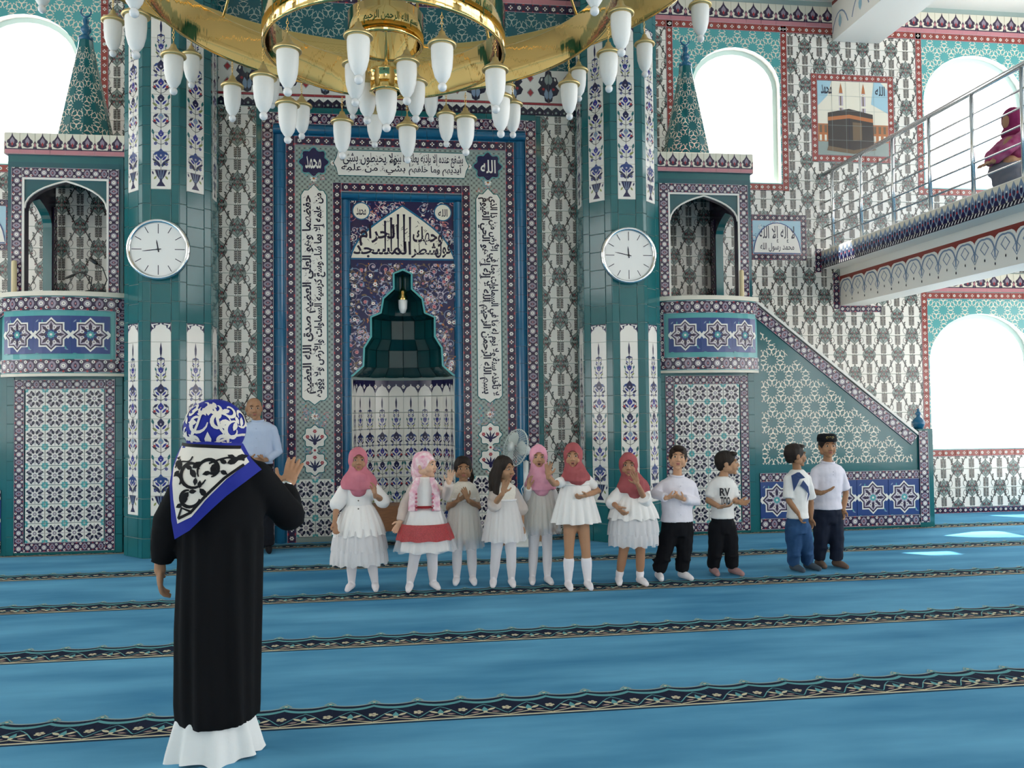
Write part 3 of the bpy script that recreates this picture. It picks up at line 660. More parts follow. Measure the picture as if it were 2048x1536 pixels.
ca = Clad(mh, 'tile', 300)
for s in (-1, 1):
    a = .8 if s > 0 else -1.225; ca.field(frame(C0, YM-.01), (a, .06, a+.425, .72), 'arab2', [[arabesque(.2125)]], .2125, .22, 'white')
# arch panel over the hood
yp = YM-.004; m = MB().box((C0-.6, yp, 3.2), (C0+.6, YM, 3.95), G('navy')); A = swirls(-.6, 3.27, .6, 3.95, 3, 110, ('lilac', 'white', 'rose', 'steel'), .03, .07)
arc = [(-.6, 3.27)]+bz((-.6, 3.27), (-.56, 3.52), (-.36, 3.66), (0, 3.9), 10)[1:]; arc = arc+[(-x, z) for x, z in arc[-2::-1]]
A.poly(arc, 'cream', 6).stroke(arc, .02, 'blue', 7, True)
for s, t in ((-1, 'محمد'), (1, 'الله')):
    A.circ(s*.475, 3.83, .105, 'blue', 6, 24).circ(s*.475, 3.83, .092, 'cream', 7, 24).add(lettering(t, (s*.475-.055, 3.78, s*.475+.055, 3.87), 'ink', 8, fat=.012))
A.add(lettering('وجهك', (.12, 3.42, .47, 3.66), 'ink', 8, fat=.022)).add(lettering('فول', (.38, 3.29, .57, 3.5), 'ink', 8, fat=.022)).add(lettering('شطر', (.1, 3.285, .42, 3.45), 'ink', 8, fat=.022))
A.add(lettering('الحرام', (-.5, 3.42, -.04, 3.68), 'ink', 8, fat=.022)).add(lettering('المسجد', (-.57, 3.285, .1, 3.48), 'ink', 8, fat=.022))
for x, t in ((-.2, 3.72), (-.13, 3.76), (-.05, 3.8), (.02, 3.8), (.09, 3.77)): A.stroke([(x, 3.36), (x, t-.03), (x, t)], [.014, .024, .03], 'ink', 8)
A.add(harakat(-.3, 3.5, .32, 3.72, 26, 8, .04)).add(harakat(-.52, 3.3, .52, 3.5, 22, 9, .035))
A.emit(m, plane_fn(C0, 0, yp)); m.build('arch_panel', mh)
# pierced front of the hood
up = [p for p in nich if p[1] >= 1.9]; m = MB(); o_ = [(C0-.6, 1.9)]+[p for p in reversed(nich[2:])][0:]+[(C0+.6, 3.2), (C0-.6, 3.2)]
o_ = [(C0-.6, 3.2)]+[nich[k] for k in range(len(nich)-1, 1, -1)]+[(C0+.6, 3.2)]
m.prism(o_, G('navy'), YM-.012, YM+.1, msides=G('turq')); zz_ = [(p[0]-C0, p[1]) for p in nich]
def in_n(x, z):
    for (xa, za), (xb, zb) in zip(zz_[2:13], zz_[3:13]):
        if za <= z <= zb: return abs(x) < xa+(xb-xa)*(z-za)/(zb-za+1e-9)+.02
    return z < 3.15 and abs(x) < .02
swirls(-.62, 1.93, .62, 3.22, 9, 230, ('brown', 'lilac', 'mauve', 'steel', 'brown'), .05, .1).keep(lambda x, z: not in_n(x, z)).emit(m, plane_fn(C0, 0, YM-.012))
A = Art().stroke(zz_[2:-1]+[zz_[-1]], .022, 'turq', 5); A.emit(m, plane_fn(C0, 0, YM-.012)); m.build('hood_front', mh)
# stepped hood and curved back, tile by tile
prof = [(.6, 1.9), (.46, 2.02), (.455, 2.23), (.37, 2.36), (.37, 2.59), (.25, 2.64), (.23, 2.81), (.105, 2.92), (.105, 3.1), (.01, 3.15)]
hb = MB().lathe([(r+.03, z) for r, z in prof], G('darkteal'), 8, (C0, YM+.09, 0), 0, PI).build('hood', mh); n = 8
for j in range(len(prof)-1):
    (r0, z0), (r1, z1) = prof[j], prof[j+1]
    for i in range(n):
        a, b = PI*i/n+.012, PI*(i+1)/n-.012; y0 = YM+.09
        q = [Vector((C0+r_*math.cos(t), y0+r_*math.sin(t), z)) for r_, z, t in ((r0, z0+.003, a), (r0, z0+.003, b), (r1, z1-.003, b), (r1, z1-.003, a))]
        k = [p+Vector(((p.x-C0)*.02, .012, 0)) for p in q]; MB().add(q+k, [(0, 1, 2, 3), (0, 1, 5, 4), (1, 2, 6, 5), (2, 3, 7, 6), (3, 0, 4, 7)], G('darkteal' if j < 7 else 'teal2')).build('hood_tile', hb)
rn_ = .6; n = 10
nb = MB().lathe([(rn_+.02, 0), (rn_+.02, 1.92)], GROUT, 20, (C0, YM+.09, 0), 0, PI).build('niche_back', mh)
lap = Art().rect(0, .16, .19, .2, 'navy', 2)
for s in (0, .19): lap.poly([(s-.1, .17), (s+.1, .17), (s+.085, .13), (s+.045, .11), (s+.02, .07), (s, .03), (s-.02, .07), (s-.045, .11), (s-.085, .13)], 'navy', 2).flower(s, .12, .03, 6, 'white', 3, 'red')
cn = Clad(nb, 'tile', 300); wn = 2*rn_*math.sin(PI/2/n)
cells = [[(c if j < 9 else None) for j, c in enumerate(STRIP[0])]]
for i in range(n):
    t = PI*(i+.5)/n; px, py = C0+rn_*math.cos(PI*(i+1)/n), YM+.09+rn_*math.sin(PI*(i+1)/n)
    F = Matrix.Translation((px, py, 0)) @ Matrix.Rotation(t-PI/2, 4, 'Z')
    S9 = [[Art().add(c_, 0, 0, wn/.2, 1) for c_ in STRIP[0][:9]]+[lap]]
    cn.field(F, (0, .07, wn, 1.87), 'niche', S9, wn, .2, 'white', o=(0, -.13)); cn.field(F, (0, 0, wn, .07), 'nb', [[None]], wn, .07, 'white')
cn.finish(); ca.finish()
# hanging lamp inside the niche
GOLD = mat('polished_gold', (.83, .58, .22, 1), .05, 1.0); SATIN = mat('satin_gold', (.72, .55, .26, 1), .38, 1.0); FROST = mat('frosted_glass', '#efeeea', .35, spec=.4)
nl = empty('niche_lamp', (C0, YM+.16, 2.65), 'small gold lamp hanging on a rod inside the prayer niche', 'lamp')
def lm(prof, m_, name, par, z, smooth=True, n=16): return MB().lathe(prof, m_, n).build(name, par, smooth, local=True)
o = lm([(0, .0), (.03, .01), (.05, .06), (.055, .15), (.05, .165), (0, .165)], FROST, 'lamp_shade', nl, 0)
o = lm([(.058, .16), (.06, .2), (.045, .22), (.055, .25), (.03, .29), (.012, .3), (.012, .32), (0, .33)], GOLD, 'lamp_cap', nl, 0)
MB().tube([(0, 0, .32), (0, 0, .47)], .007, GOLD).build('rod', nl, local=True)
# ------------------------------------------------------------------ columns
AP, CYc = .447, 9.567
for s in (-1, 1):
    cx = s*2.5+.02
    col = MB().lathe([(AP/math.cos(PI/8)-.012, 0), (AP/math.cos(PI/8)-.012, 7.6)], GROUT, 8, (0, 0, 0), PI/8, PI/8+2*PI).build('column'); col.location = (cx, CYc, 0)
    tag(col, 'octagonal teal tiled column standing left of the prayer niche' if s < 0 else 'octagonal teal tiled column standing right of the prayer niche', 'column')
    ct = Clad(col, 'tile', 300); fw = 2*AP*math.tan(PI/8); sd = (fw-.204)/2
    for k in range(-3, 4):
        if abs(k) == 3: continue
        a = k*PI/4; F = Matrix.Translation((cx, CYc, 0)) @ Matrix.Rotation(a, 4, 'Z') @ Matrix.Translation((-fw/2, -AP+.012, 0))
        for x0_, x1_ in ((0, sd), (sd+.204, fw)): ct.field(F, (x0_, 0, x1_, 7.4), 'colside', [[None]], sd, .205, 'teal')
        x0_, x1_ = sd, sd+.204
        for z0_, z1_ in ((0, .44), (2.44, 3.84), (5.84, 7.4)): ct.field(F, (x0_, z0_, x1_, z1_), 'colmid', [[None]], .204, .205, 'teal')
        for z0_ in (.44, 3.84): ct.field(F, (x0_, z0_, x1_, z0_+2), 'strip', [[Art().add(c_, .002) for c_ in STRIP[0]]], .204, .2, 'white', gap=.001)
    ct.finish()
# ------------------------------------------------------------------ tower pulpits with stairs
IVORY = mat('ivory_stone', '#d8d2c2', .4)
YP = 9.59
def tower(s):
    cx = s*3.59; base = (cx, YP+.5, 0)
    if s > 0: rt = empty('minbar', base, 'tiled stair pulpit with arched tower and spire at the right of the niche', 'pulpit')
    else: rt = empty('pulpit_tower', base, 'tiled tower pulpit at the left edge with two gooseneck microphones on its balcony', 'pulpit')
    F = frame(cx, YP); h = .59
    lb = MB().box((cx-h, YP, 0), (cx+h, YW-.02, 2.0), G('teal')).build('lower_body', rt)
    c = Clad(lb, 'tile', 300)
    border_frame(c, F, -.51, .03, .51, 1.87, .1, 'a'); c.field(F, (-.4, .13, .4, 1.77), 'arab', ARAB, .2, .205, 'white')
    for a, b in ((-h, -.51), (.51, h)): c.field(F, (a, 0, b, 1.9), 'tw', [[None]], .08, .2, 'teal')
    c.finish()
    # bowed balcony front
    bw, sag = .64, .2; rad = (bw*bw+sag*sag)/2/sag; am = math.asin(bw/rad); Lb = 2*am*rad
    def bow(u, z, d=0):
        t = u/rad; return Vector((cx+(rad+d)*math.sin(t), YP-sag+rad-(rad+d)*math.cos(t), z))
    def shell(z0, z1, d, mt, n=16):
        mb = MB(); vs = [bow(-Lb/2+Lb*i/n, z, d) for z in (z0, z1) for i in range(n+1)]
        vs += [Vector((cx+(-bw+2*bw*i/n), YP+.1, z)) for z in (z0, z1) for i in range(n+1)]; N = n+1
        f = [(i, i+1, N+i+1, N+i) for i in range(n)]+[(N+i, N+i+1, 3*N+i+1, 3*N+i) for i in range(n)]+[(i, i+1, 2*N+i+1, 2*N+i) for i in range(n)]+[(0, N, 3*N, 2*N), (n, N+n, 3*N+n, 2*N+n)]
        return mb.add(vs, f, mt)
    bal = shell(1.93, 2.75, 0, G('turq')).build('balcony_front', rt)
    shell(2.75, 2.8, .03, IVORY).build('balcony_cap', rt); shell(1.9, 1.93, .015, IVORY).build('balcony_lip', rt)
    def bent(A, u0, z0, base, w, hh, name, th=.01):
        mb = MB(); n = max(2, int(w/.09))
        vs = [bow(u0+w*i/n, z, th) for z in (z0, z0+hh) for i in range(n+1)]; mb.add(vs, [(i, i+1, n+2+i, n+1+i) for i in range(n)], G(base))
        vs = [bow(u0+w*i/n, z, dd) for z, dd in ((z0, 0), (z0, th)) for i in range(n+1)]+[bow(u0+w*i/n, z0+hh, dd) for dd in (0, th) for i in range(n+1)]
        mb.add(vs, [(i, i+1, n+2+i, n+1+i) for i in range(n)]+[(2*n+2+i, 2*n+3+i, 3*n+4+i, 3*n+3+i) for i in range(n)], G(base))
        if A: A.emit(mb, lambda u, v, l: bow(u0+u, z0+v, th+l*LAY+.0004))
        mb.build(name, bal)
    nb_ = 6; wb_ = Lb/nb_
    for i in range(nb_):
        for z in (1.94, 2.6): bent(flip(border_a(.14, wb_)), -Lb/2+i*wb_, z, 'purple', wb_-.002, .14, 'border_tile')
    e = -Lb/2 if s > 0 else Lb/2-.13
    for z in (2.085, 2.26, 2.43): bent(border_a(.13, .17), e, z, 'purple', .13, .17, 'border_tile', .012)
    w3 = (Lb-.13-.1)/3; u0 = e+.13+.05 if s > 0 else -Lb/2+.05
    for i in range(3): bent(khatam(w3, .4), u0+i*w3, 2.14, 'cobalt', w3-.001, .4, 'star_tile')
    # arched pavilion
    zt = 4.22; of = .42
    def ogive(h_, zb, zs, zt_): return [(-h_, zb), (h_, zb)]+bz((h_, zs), (h_*.98, zs+(zt_-zs)*.55), (h_*.45, zt_-.05), (0, zt_), 8)+bz((0, zt_), (-h_*.45, zt_-.05), (-h_*.98, zs+(zt_-zs)*.55), (-h_, zs), 8)[1:]
    hole = ogive(of, 2.72, 3.72, 4.02)
    T = Matrix.Translation((cx, 0, 0))
    pv = MB().prism([(-h, 2.0), (h, 2.0), (h, zt), (-h, zt)], G('teal2'), YP, YP+.1, [hole], G('purple'), T).build('pavilion_front', rt)
    c = Clad(pv, 'border_tile', 300)
    border_frame(c, F, -.55, 2.8, .55, 4.16, .11, 'a', 'LRT'); c.finish()
    MB().prism([(-of-.02, 2.8), (of+.02, 2.8), (of+.02, 4.05), (-of-.02, 4.05)], G('white'), YP-.016, YP, [[(-of, 2.8), (of, 2.8), (of, 4.03), (-of, 4.03)]], T=T).build('white_fillet', rt)
    ho = ogive(of, 2.72, 3.72, 4.02)[2:]
    mb = MB(); P = [Vector((cx+x, YP-.006, z)) for x, z in ho]; mb.tube(P, .011, G('white'), 6); mb.build('arch_fillet', rt)
    for sd_ in (-1, 1):
        Ts = Matrix.Translation((cx+sd_*h, YP+.55, 0)) @ Matrix.Rotation(sd_*PI/2, 4, 'Z'); so_ = ogive(.34, 2.72, 3.7, 3.95)
        sp = MB().prism([(-.45, 2.0), (.54, 2.0), (.54, zt), (-.45, zt)], G('purple'), -.0, .1, [so_], G('teal'), Ts).build('pavilion_side', rt)
        A = Art()
        c = Clad(sp, 'border_tile', 200); Fi = Ts @ Matrix.Translation((0, .1, 0)) @ Matrix.Rotation(PI, 4, 'Z')
        for x0 in (-.46, .36): border_run(c, Fi, x0, 2.8, 1.15, .1, 'a')
        c.finish()
    MB().box((cx-h, YP, zt), (cx+h, YW-.02, 4.3), G('teal')).build('cornice_band', rt)
    MB().box((cx-h-.02, YP-.02, 4.3), (cx+h+.02, YW-.02, 4.53), G('rose')).build('cornice', rt)
    c = Clad(rt, 'cornice_tile', 200); border_run(c, frame(cx, YP-.02), -h-.02, 4.3, 2*h+.04, .23, 'm', per=.155)
    Fs = Matrix.Translation((cx+s*(h+.02), YP-.02, 0)) @ Matrix.Rotation(s*PI/2, 4, 'Z')
    border_run(c, Fs, 0 if s > 0 else -1.1, 4.3, 1.1, .23, 'm', per=.155); c.finish()
    # spire
    scy = 10.15; n = 12; sp = MB(); pr = [(.34, 4.53), (.34, 4.57), (.315, 4.6), (.085, 5.72), (.075, 5.8), (.0, 5.82)]
    sp.lathe([(r, z) for r, z in pr], G('teal'), n, (cx, scy, 0), PI/n, PI/n+2*PI)
    A = girih(0, 0, 1.72, 1.14, .215, .0085, 'cream')
    def cone(u, v, l):
        z = 4.62+v*.95; t = (z-4.6)/(5.72-4.6); r = .315+(.085-.315)*t; a = 2*PI*u/1.72; k = math.cos(PI/n)/math.cos(((a-PI/n) % (2*PI/n))-PI/n); rr = r*k+.002+l*LAY
        return (cx+rr*math.cos(a), scy+rr*math.sin(a), z)
    A.emit(sp, cone); sp.build('spire', rt)
    MB().lathe([(0, 5.78), (.075, 5.8), (.08, 5.84), (.05, 5.86), (.03, 5.88), (.058, 5.92), (.058, 5.95), (.03, 5.98), (.022, 6.0), (.035, 6.03), (.03, 6.06), (.0, 6.09)], G('blue'), 14, (cx, scy, 0)).build('finial', rt, True)
    MB().tube([(cx+.055*math.cos(t), scy, 6.14+.055*math.sin(t)) for t in [R(-60+k*20) for k in range(-9, 6)]], [.003+.009*math.sin(PI*(k+.5)/15) for k in range(15)], G('blue'), 6).build('crescent', rt, True)
    # stairs
    a0, a1 = 4.18, 6.275; X = lambda x: s*x
    top = lambda x: 2.70-(x-4.274)*.787
    yb = 10.45; Xs = lambda L: [(X(x), z) for x, z in L]
    st = MB().prism(Xs([(a0, 0), (a1, 0), (a1, top(a1)), (a0, min(2.72, top(a0)))]), G('teal'), YP, yb, msides=IVORY).build('stair_flank', rt)
    c = Clad(st, 'border_tile', 300); Ff = frame(0, YP); lo, hi = (a0+.05, a1) if s > 0 else (-a1, -a0-.05)
    border_run(c, Ff, lo, .03, hi-lo, .13, 'a', True); border_run(c, Ff, lo, .595, hi-lo, .105, 'a', True)
    kw = (hi-lo)/5; c.field(Ff, (lo, .16, hi, .595), 'kh', [[khatam(kw, .435)]], kw, .435, 'cobalt', gap=.001)
    # sloping border under the handrail
    Ls = math.hypot(a1-4.18, (a1-4.18)*.787); ang = -math.atan(.787); n = round(Ls/.2)
    for k in range(n):
        L_ = Ls/n; key = ('slope', s)
        if key not in TCACHE: TCACHE[key] = tile_mesh(L_, .13, 'purple', flip(border_a(.13, L_)), .014, .001)
        M = Matrix.Translation((X(4.18), YP, top(4.18))) @ Matrix.Rotation(-ang*s, 4, 'Y') @ Matrix.Translation((k*L_ if s > 0 else -(k+1)*L_, 0, -.15)); c.put(TCACHE[key], M)
    c.finish()
    A = girih(4.27, .8, 6.2, 2.5).keep(lambda x, z: z < top(x)-.31 and x < 6.2)
    mb = MB(); (A if s > 0 else Art().add(A, sx=-1)).emit(mb, plane_fn(0, 0, YP-.001)); mb.build('lattice', st)
    mb = MB(); P = [(4.2, top(4.2)), (a1, top(a1)), (a1, top(a1)+.035), (4.2, top(4.2)+.035)]; mb.prism(Xs(P), G('white'), YP-.02, yb); mb.build('handrail', rt)
    po = MB().box((min(X(a1), X(6.466)), YP-.01, 0), (max(X(a1), X(6.466)), YP+.2, 1.2), G('teal')).build('newel_post', rt)
    c = Clad(po, 'border_tile', 50); border_run(c, frame(0, YP-.01), min(X(a1), X(6.40)), .06, 1.12, .12, 'a'); c.finish()
    MB().lathe([(0, 1.2), (.05, 1.2), (.055, 1.215), (.075, 1.25), (.078, 1.28), (.055, 1.32), (.025, 1.345), (.022, 1.36), (.038, 1.385), (.02, 1.41), (.012, 1.42), (.02, 1.435), (.0, 1.45)], G('blue'), 16, (X(6.36), YP+.11, 0)).build('finial', rt, True)
    return rt
tower(1); tower(-1)
# small things on the pulpit balconies
WAX = mat('ivory_wax', '#d9c79c', .5); BLACK = mat('black_plastic', '#17181a', .4)
for i, (px, X_, Y_, hh) in enumerate(((1484, None, 9.5, .32), (28, None, 9.52, .34))):
    p = onY(px, 590, Y_); o = MB().lathe([(0, 0), (.024, 0), (.026, .004), (.026, hh-.02), (.02, hh), (0, hh)], WAX, 12).build('candle', smooth=True); o.location = (p.x, Y_, 2.8)
    tag(o, 'tall ivory candle standing on the '+('right' if i == 0 else 'left')+' pulpit balcony rim', 'candle')
def mic(pts, head, lab):
    e = empty('microphone', pts[0], lab, 'microphone'); b = Vector(pts[0]); L = [Vector(p)-b for p in pts]
    MB().lathe([(0, 0), (.05, 0), (.05, .02), (.02, .03), (0, .03)], BLACK, 14).build('base', e, True, local=True)
    MB().tube(L, .006, BLACK).build('gooseneck', e, True, local=True)
    d = (L[-1]-L[-2]).normalized(); MB().tube([L[-1], L[-1]+d*.02, L[-1]+d*.09, L[-1]+d*.11], [.008, head, head*.9, .006], BLACK, 10).build('capsule', e, True, local=True)
q = lambda x, y, Y=9.52: tuple(onY(x, y, Y))
b0 = onY(180, 580, 9.52); mic([(b0.x, 9.52, 2.8), q(184, 555), q(170, 548), q(160, 545), q(196, 528)][:4]+[q(150, 549)], .014, 'low black gooseneck microphone on the left pulpit rim')
mic([(b0.x+.12, 9.5, 2.8), q(214, 560), q(205, 535), q(195, 528)], .022, 'taller black gooseneck microphone on the left pulpit rim nearer the column')
# ------------------------------------------------------------------ wall clocks
CHROME = mat('chrome', (.8, .8, .8, 1), .12, 1.0); FACE = mat('clock_face', '#e9e9e6', .35)
def clock(px, py, hh, mn, lab):
    p = onY(px, py, 9.08); e = empty('wall_clock', (p.x, 9.11, p.z), lab, 'clock', 'round wall clocks on the columns')
    r = .30; T = Matrix.Rotation(PI/2, 4, 'X')
    m = MB(); m.lathe([(0, 0), (r, 0), (r, .04), (0, .04)], FACE, 40); m.v = [tuple(T @ Vector(v)) for v in m.v]; m.build('dial', e, local=True)
    m = MB(); m.lathe([(r-.02, .05), (r-.005, .065), (r+.015, .055), (r+.02, .03), (r+.01, 0), (r-.02, 0)], CHROME, 48); m.v = [tuple(T @ Vector(v)) for v in m.v]; m.build('bezel', e, True, local=True)
    for k in range(12):
        a = PI/2-k*PI/6; q = .03 if k % 3 else .06; m = MB(); Art().stroke([((r-.035)*math.cos(a), (r-.035)*math.sin(a)), ((r-.075-q)*math.cos(a), (r-.075-q)*math.sin(a))], .007, 'ink', 1).emit(m, lambda u, v, l: (u, -.0415, v)); m.build('hour_mark', e, local=True)
    for nm, ang, L_, w_ in (('hour_hand', hh, .1, .012), ('minute_hand', mn, .16, .009)):
        a = PI/2-ang; m = MB(); Art().stroke([(-.03*math.cos(a), -.03*math.sin(a)), (L_*.7*math.cos(a), L_*.7*math.sin(a)), (L_*math.cos(a), L_*math.sin(a))], [w_, w_, .003], 'ink', 1).emit(m, lambda u, v, l: (u, -.044, v)); m.build(nm, e, local=True)
    m = MB().lathe([(0, .05), (.012, .048), (.012, .04)], BLACK, 10); m.v = [tuple(T @ Vector(v)) for v in m.v]; m.build('hub', e, local=True)
clock(317, 499, R(-10), R(263), 'round chrome wall clock on the left column, minute hand nearly at the nine mark')
clock(1257, 511, R(-5), R(282), 'round chrome wall clock on the right column, minute hand just past the nine mark')
# ------------------------------------------------------------------ gallery on the right
XG = 5.657; STEEL = mat('brushed_steel', (.75, .76, .77, 1), .25, 1.0)
ga = MB().box((XG, 2.5, 3.345), (9.6, YW-.02, 3.59), WHITE).build('gallery_floor'); tag(ga, 'white gallery slab with tiled edge over the right aisle', None, kind='structure')
Fg = Matrix.Translation((XG, YW-.02, 0)) @ Matrix.Rotation(-PI/2, 4, 'Z')
def gal_tile(w=.19, h=.19):
    A = Art(); c = w/2
    for s in (-.5, 0, .5):
        A.leaf(c+s*w, .01, PI/2, h*.92, w*.42, 'steel', 2); A.leaf(c+s*w, .03, PI/2, h*.5, w*.2, 'navy', 3); A.circ(c+s*w, h*.55, .012, 'white', 3, 6)
    for s in (-.25, .25): A.poly([(c+s*w, h*.75), (c+s*w-.04, 0), (c+s*w+.04, 0)], 'navy', 1); A.circ(c+s*w, h*.35, .014, 'red', 4, 7)
    return A
c = Clad(ga, 'edge_tile', 300); c.field(Fg, (0, 3.39, 8.1, 3.58), 'gal', [[gal_tile()]], .19, .19, 'cream', gap=.001)
rope = Art().rect(0, 0, .05, .045, 'ink', 1).poly([(.005, .005), (.02, .005), (.045, .04), (.03, .04)], 'white', 2)
c.field(Fg, (0, 3.345, 8.1, 3.39), 'rope', [[Art().add(rope).add(rope, .05).add(rope, .1).add(rope, .15)]], .2, .045, 'ink', gap=.0005); c.finish()
gb = MB().box((5.907, 2.5, 2.85), (6.25, YW-.02, 3.345), WHITE).build('trim_1'); tag(gb, 'painted beam under the gallery edge with blue scrolls', None, kind='structure')
A = Art().rect(0, .33, 8.1, .375, 'brick', 1)
for k in range(27):
    x = .15+k*.3
    A.poly([(x-.16, .34)]+[(x+.15*math.cos(PI*t/10), .27+.075*math.sin(PI*t/10)) for t in range(10, -1, -1)]+[(x+.16, .34)], 'brick', 1)
    for s in (-1, 1): A.stroke(bz((x, .30), (x+s*.1, .33), (x+s*.16, .2), (x+s*.15, .08), 8), .02, 'steel', 2)
    A.stroke([(x, .27), (x-.06, .2), (x, .13), (x+.06, .2)], .014, 'steel', 3, True); A.stroke([(x+.15, .19), (x+.1, .13), (x+.15, .05), (x+.2, .13)], .012, 'steel', 3, True)
    A.leaf(x, .05, PI/2, .04, .018, 'ink', 2).leaf(x+.15, -.01, PI/2, .04, .018, 'ink', 2)
mb = MB(); A.emit(mb, lambda u, v, l: (5.907-.001-l*LAY, YW-.02-u, 2.9+v*.93)); mb.build('painted_scroll', gb)
cb = Clad(wb, 'border_tile', 60)
border_run(cb, FB, 5.56, 3.3, .32, .09, 'b'); border_run(cb, FB, 5.81, 2.8, .5, .09, 'b'); border_run(cb, FB, 5.9, 2.76, .6, .09, 'b', True); cb.finish()
rl = empty('gallery_railing', (XG+.04, 6.5, 3.59), 'steel gallery railing with five thin bars and upright posts', 'railing')
MB().tube([(XG+.04, YW-.03, 4.63), (XG+.04, 2.5, 4.63)], .028, STEEL, 10).build('handrail', rl, True)
for k in range(5): z = 3.75+k*.165; MB().tube([(XG+.04, YW-.03, z), (XG+.04, 2.5, z)], .011, STEEL, 8).build('bar', rl, True)
for k in range(12): y = 10.45-k*.69; MB().tube([(XG+.04, y, 3.59), (XG+.04, y, 4.62)], .021, STEEL, 10).build('post', rl, True)
MB().box((XG+.1, 2.5, 3.592), (9.6, YW-.02, 3.605), CARPET).build('gallery_carpet', ga)
# ------------------------------------------------------------------ ceilings
for s in (1, -1):
    a, b = (2.75, 9.7) if s > 0 else (-9.7, -2.75)
    ce = MB().box((a, -5, 7.02), (b, YW+.3, 7.2), WHITE).build('ceiling' if s > 0 else 'ceiling_side'); tag(ce, 'white '+('right' if s > 0 else 'left')+' aisle ceiling with painted blue lines', None, kind='structure')
    A = Art(); a2, b2 = a+.35, b-.3
    for d, w_ in ((.0, .1), (.18, .02)): A.stroke([(a2+d, 2+d), (b2-d, 2+d), (b2-d, 10.1-d), (a2+d, 10.1-d)], w_, 'sky', 1, True)
    for k in range(20): A.leaf(a2+.4+k*.31, 9.75, 1.2, .14, .05, 'ink', 1); A.leaf(a2+.4+k*.31, 9.6, 2.2, .1, .04, 'steel', 1)
    mb = MB(); A.emit(mb, lambda u, v, l: (u, v, 7.02-l*LAY)); mb.build('painted_line', ce)
    x0_, x1_ = (5.87, 6.55) if s > 0 else (-6.55, -5.87)
    be = MB().box((x0_, 0, 6.47), (x1_, YW-.02, 7.02), WHITE).build('trim_2' if s > 0 else 'trim_3'); tag(be, 'white ceiling beam over the '+('right' if s > 0 else 'left')+' aisle', None, kind='structure')
    A = Art()
    for k in range(20): x = .2+k*.5; A.stroke(bz((x-.2, .1), (x-.1, .4), (x+.1, .4), (x+.2, .1)), .02, 'steel', 1); A.leaf(x, .1, PI/2, .2, .08, 'sky', 1)
    A.rect(0, .49, 10, .54, 'brick', 1)
    mb = MB(); A.emit(mb, lambda u, v, l: ((x0_ if s > 0 else x1_)-s*(.001+l*LAY), YW-.03-u, 6.47+v)); mb.build('painted_scroll', be)
    border_frame(Clad(wb, 'border_tile', 60), FB, x0_-.1, 6.38, x1_+.1, 6.56, .09, 'b', 'B')
# ------------------------------------------------------------------ the rest of the hall (behind and beside the viewer)
ce = MB().box((-2.75, -5, 9.2), (2.75, YW+.3, 9.4), WHITE)
for s in (-1, 1): ce.box((s*2.75-.08, -5, 7.2), (s*2.75+.08, YW+.3, 9.2), WHITE)
ce.box((-2.75, 9.9, 7.2), (2.75, 10.1, 9.2), WHITE); tag(ce.build('ceiling_center'), 'raised white ceiling over the middle of the hall', None, kind='structure')
def holes(n, a, b, w_): return [(a+(b-a)*(k+.5)/n-w_/2, a+(b-a)*(k+.5)/n+w_/2) for k in range(n)]
for nm, s in (('wall_left', -1), ('wall_right', 1)):
    hs = [arch_pts(u, v, z0, z1) for u, v in holes(5, -4.5, 10.4, 2.8 if s > 0 else 2.0) for z0, z1 in (((.3, 3.2), (3.9, 6.9)) if s > 0 else ((.7, 3.0), (4.3, 6.6)))]
    T = Matrix.Translation((s*9.7, 0, 0)) @ Matrix.Rotation(PI/2, 4, 'Z')
    o = MB().prism([(-5, 0), (YW, 0), (YW, 7.2), (-5, 7.2)], WHITE, -.15, .15, hs, T=T).build(nm); tag(o, 'white '+nm[5:]+' side wall with tall arched windows', None, kind='structure')
o = MB().prism([(-9.7, 0), (9.7, 0), (9.7, 9.3), (-9.7, 9.3)], WHITE, -4.8, -4.6, [[(-1.2, .02), (1.2, .02), (1.2, 2.6), (-1.2, 2.6)]]).build('wall_rear'); tag(o, 'white rear wall with a wide doorway', None, kind='structure')
# ------------------------------------------------------------------ chandelier
CX, CY = -.1, 6.35
ch = empty('chandelier', (CX, CY, 4.1), 'tiered polished gold ring chandelier hung with white glass lamps', 'chandelier')
GREEN = mat('green_enamel', '#2f5a25', .4); CLEAR = mat('clear_glass_ball', '#e8e8e8', .08, spec=.8)
def ring_band(r, z0, z1, name):
    m = MB(); n = 96; rl = .014
    prof = [(r-.03, z0), (r-.03, z1), (r-.022, z1+.012), (r, z1+.012), (r, z0), (r-.008, z0-.01), (r-.022, z0-.01), (r-.03, z0)]
    m.lathe([(a, b-4.1) for a, b in prof], mat('ring_gold', (.83, .58, .22, 1), .06, 1.0, bump=.35, bscale=1., stretch=(9, 9, .5)), n); return m.build(name, ch, True, local=True)
RB_ = [('ring', 2.67, 5.13, 5.42), ('ring', 1.78, 4.57, 4.90), ('ring', .905, 4.2, 4.5), ('ring', .285, 4.27, 4.48)]
rings = [ring_band(r, a, b, nm) for nm, r, a, b in RB_]
for (nm, r, a, b), rg in zip(RB_, rings):
    for k in range({2.67: 10, 1.78: 8, .905: 5, .285: 1}[r]):       # green script on the outer face
        A = lettering('بسم الله الرحمن الرحيم', (-.33 if r > .5 else -.22, .05, .33 if r > .5 else .22, b-a-.07), 'ink', 1, fat=.008)
        m = MB(); a0 = -PI/2+(.62 if r == .905 else .2)+2*PI*k/{2.67: 10, 1.78: 8, .905: 5, .285: 1}[r]
        A.emit(m, lambda u, v, l: ((r+.002)*math.cos(a0+u/r), (r+.002)*math.sin(a0+u/r), a-4.1+v), lambda c_: GREEN); m.build('enamel_script', rg, local=True)
LP = {}
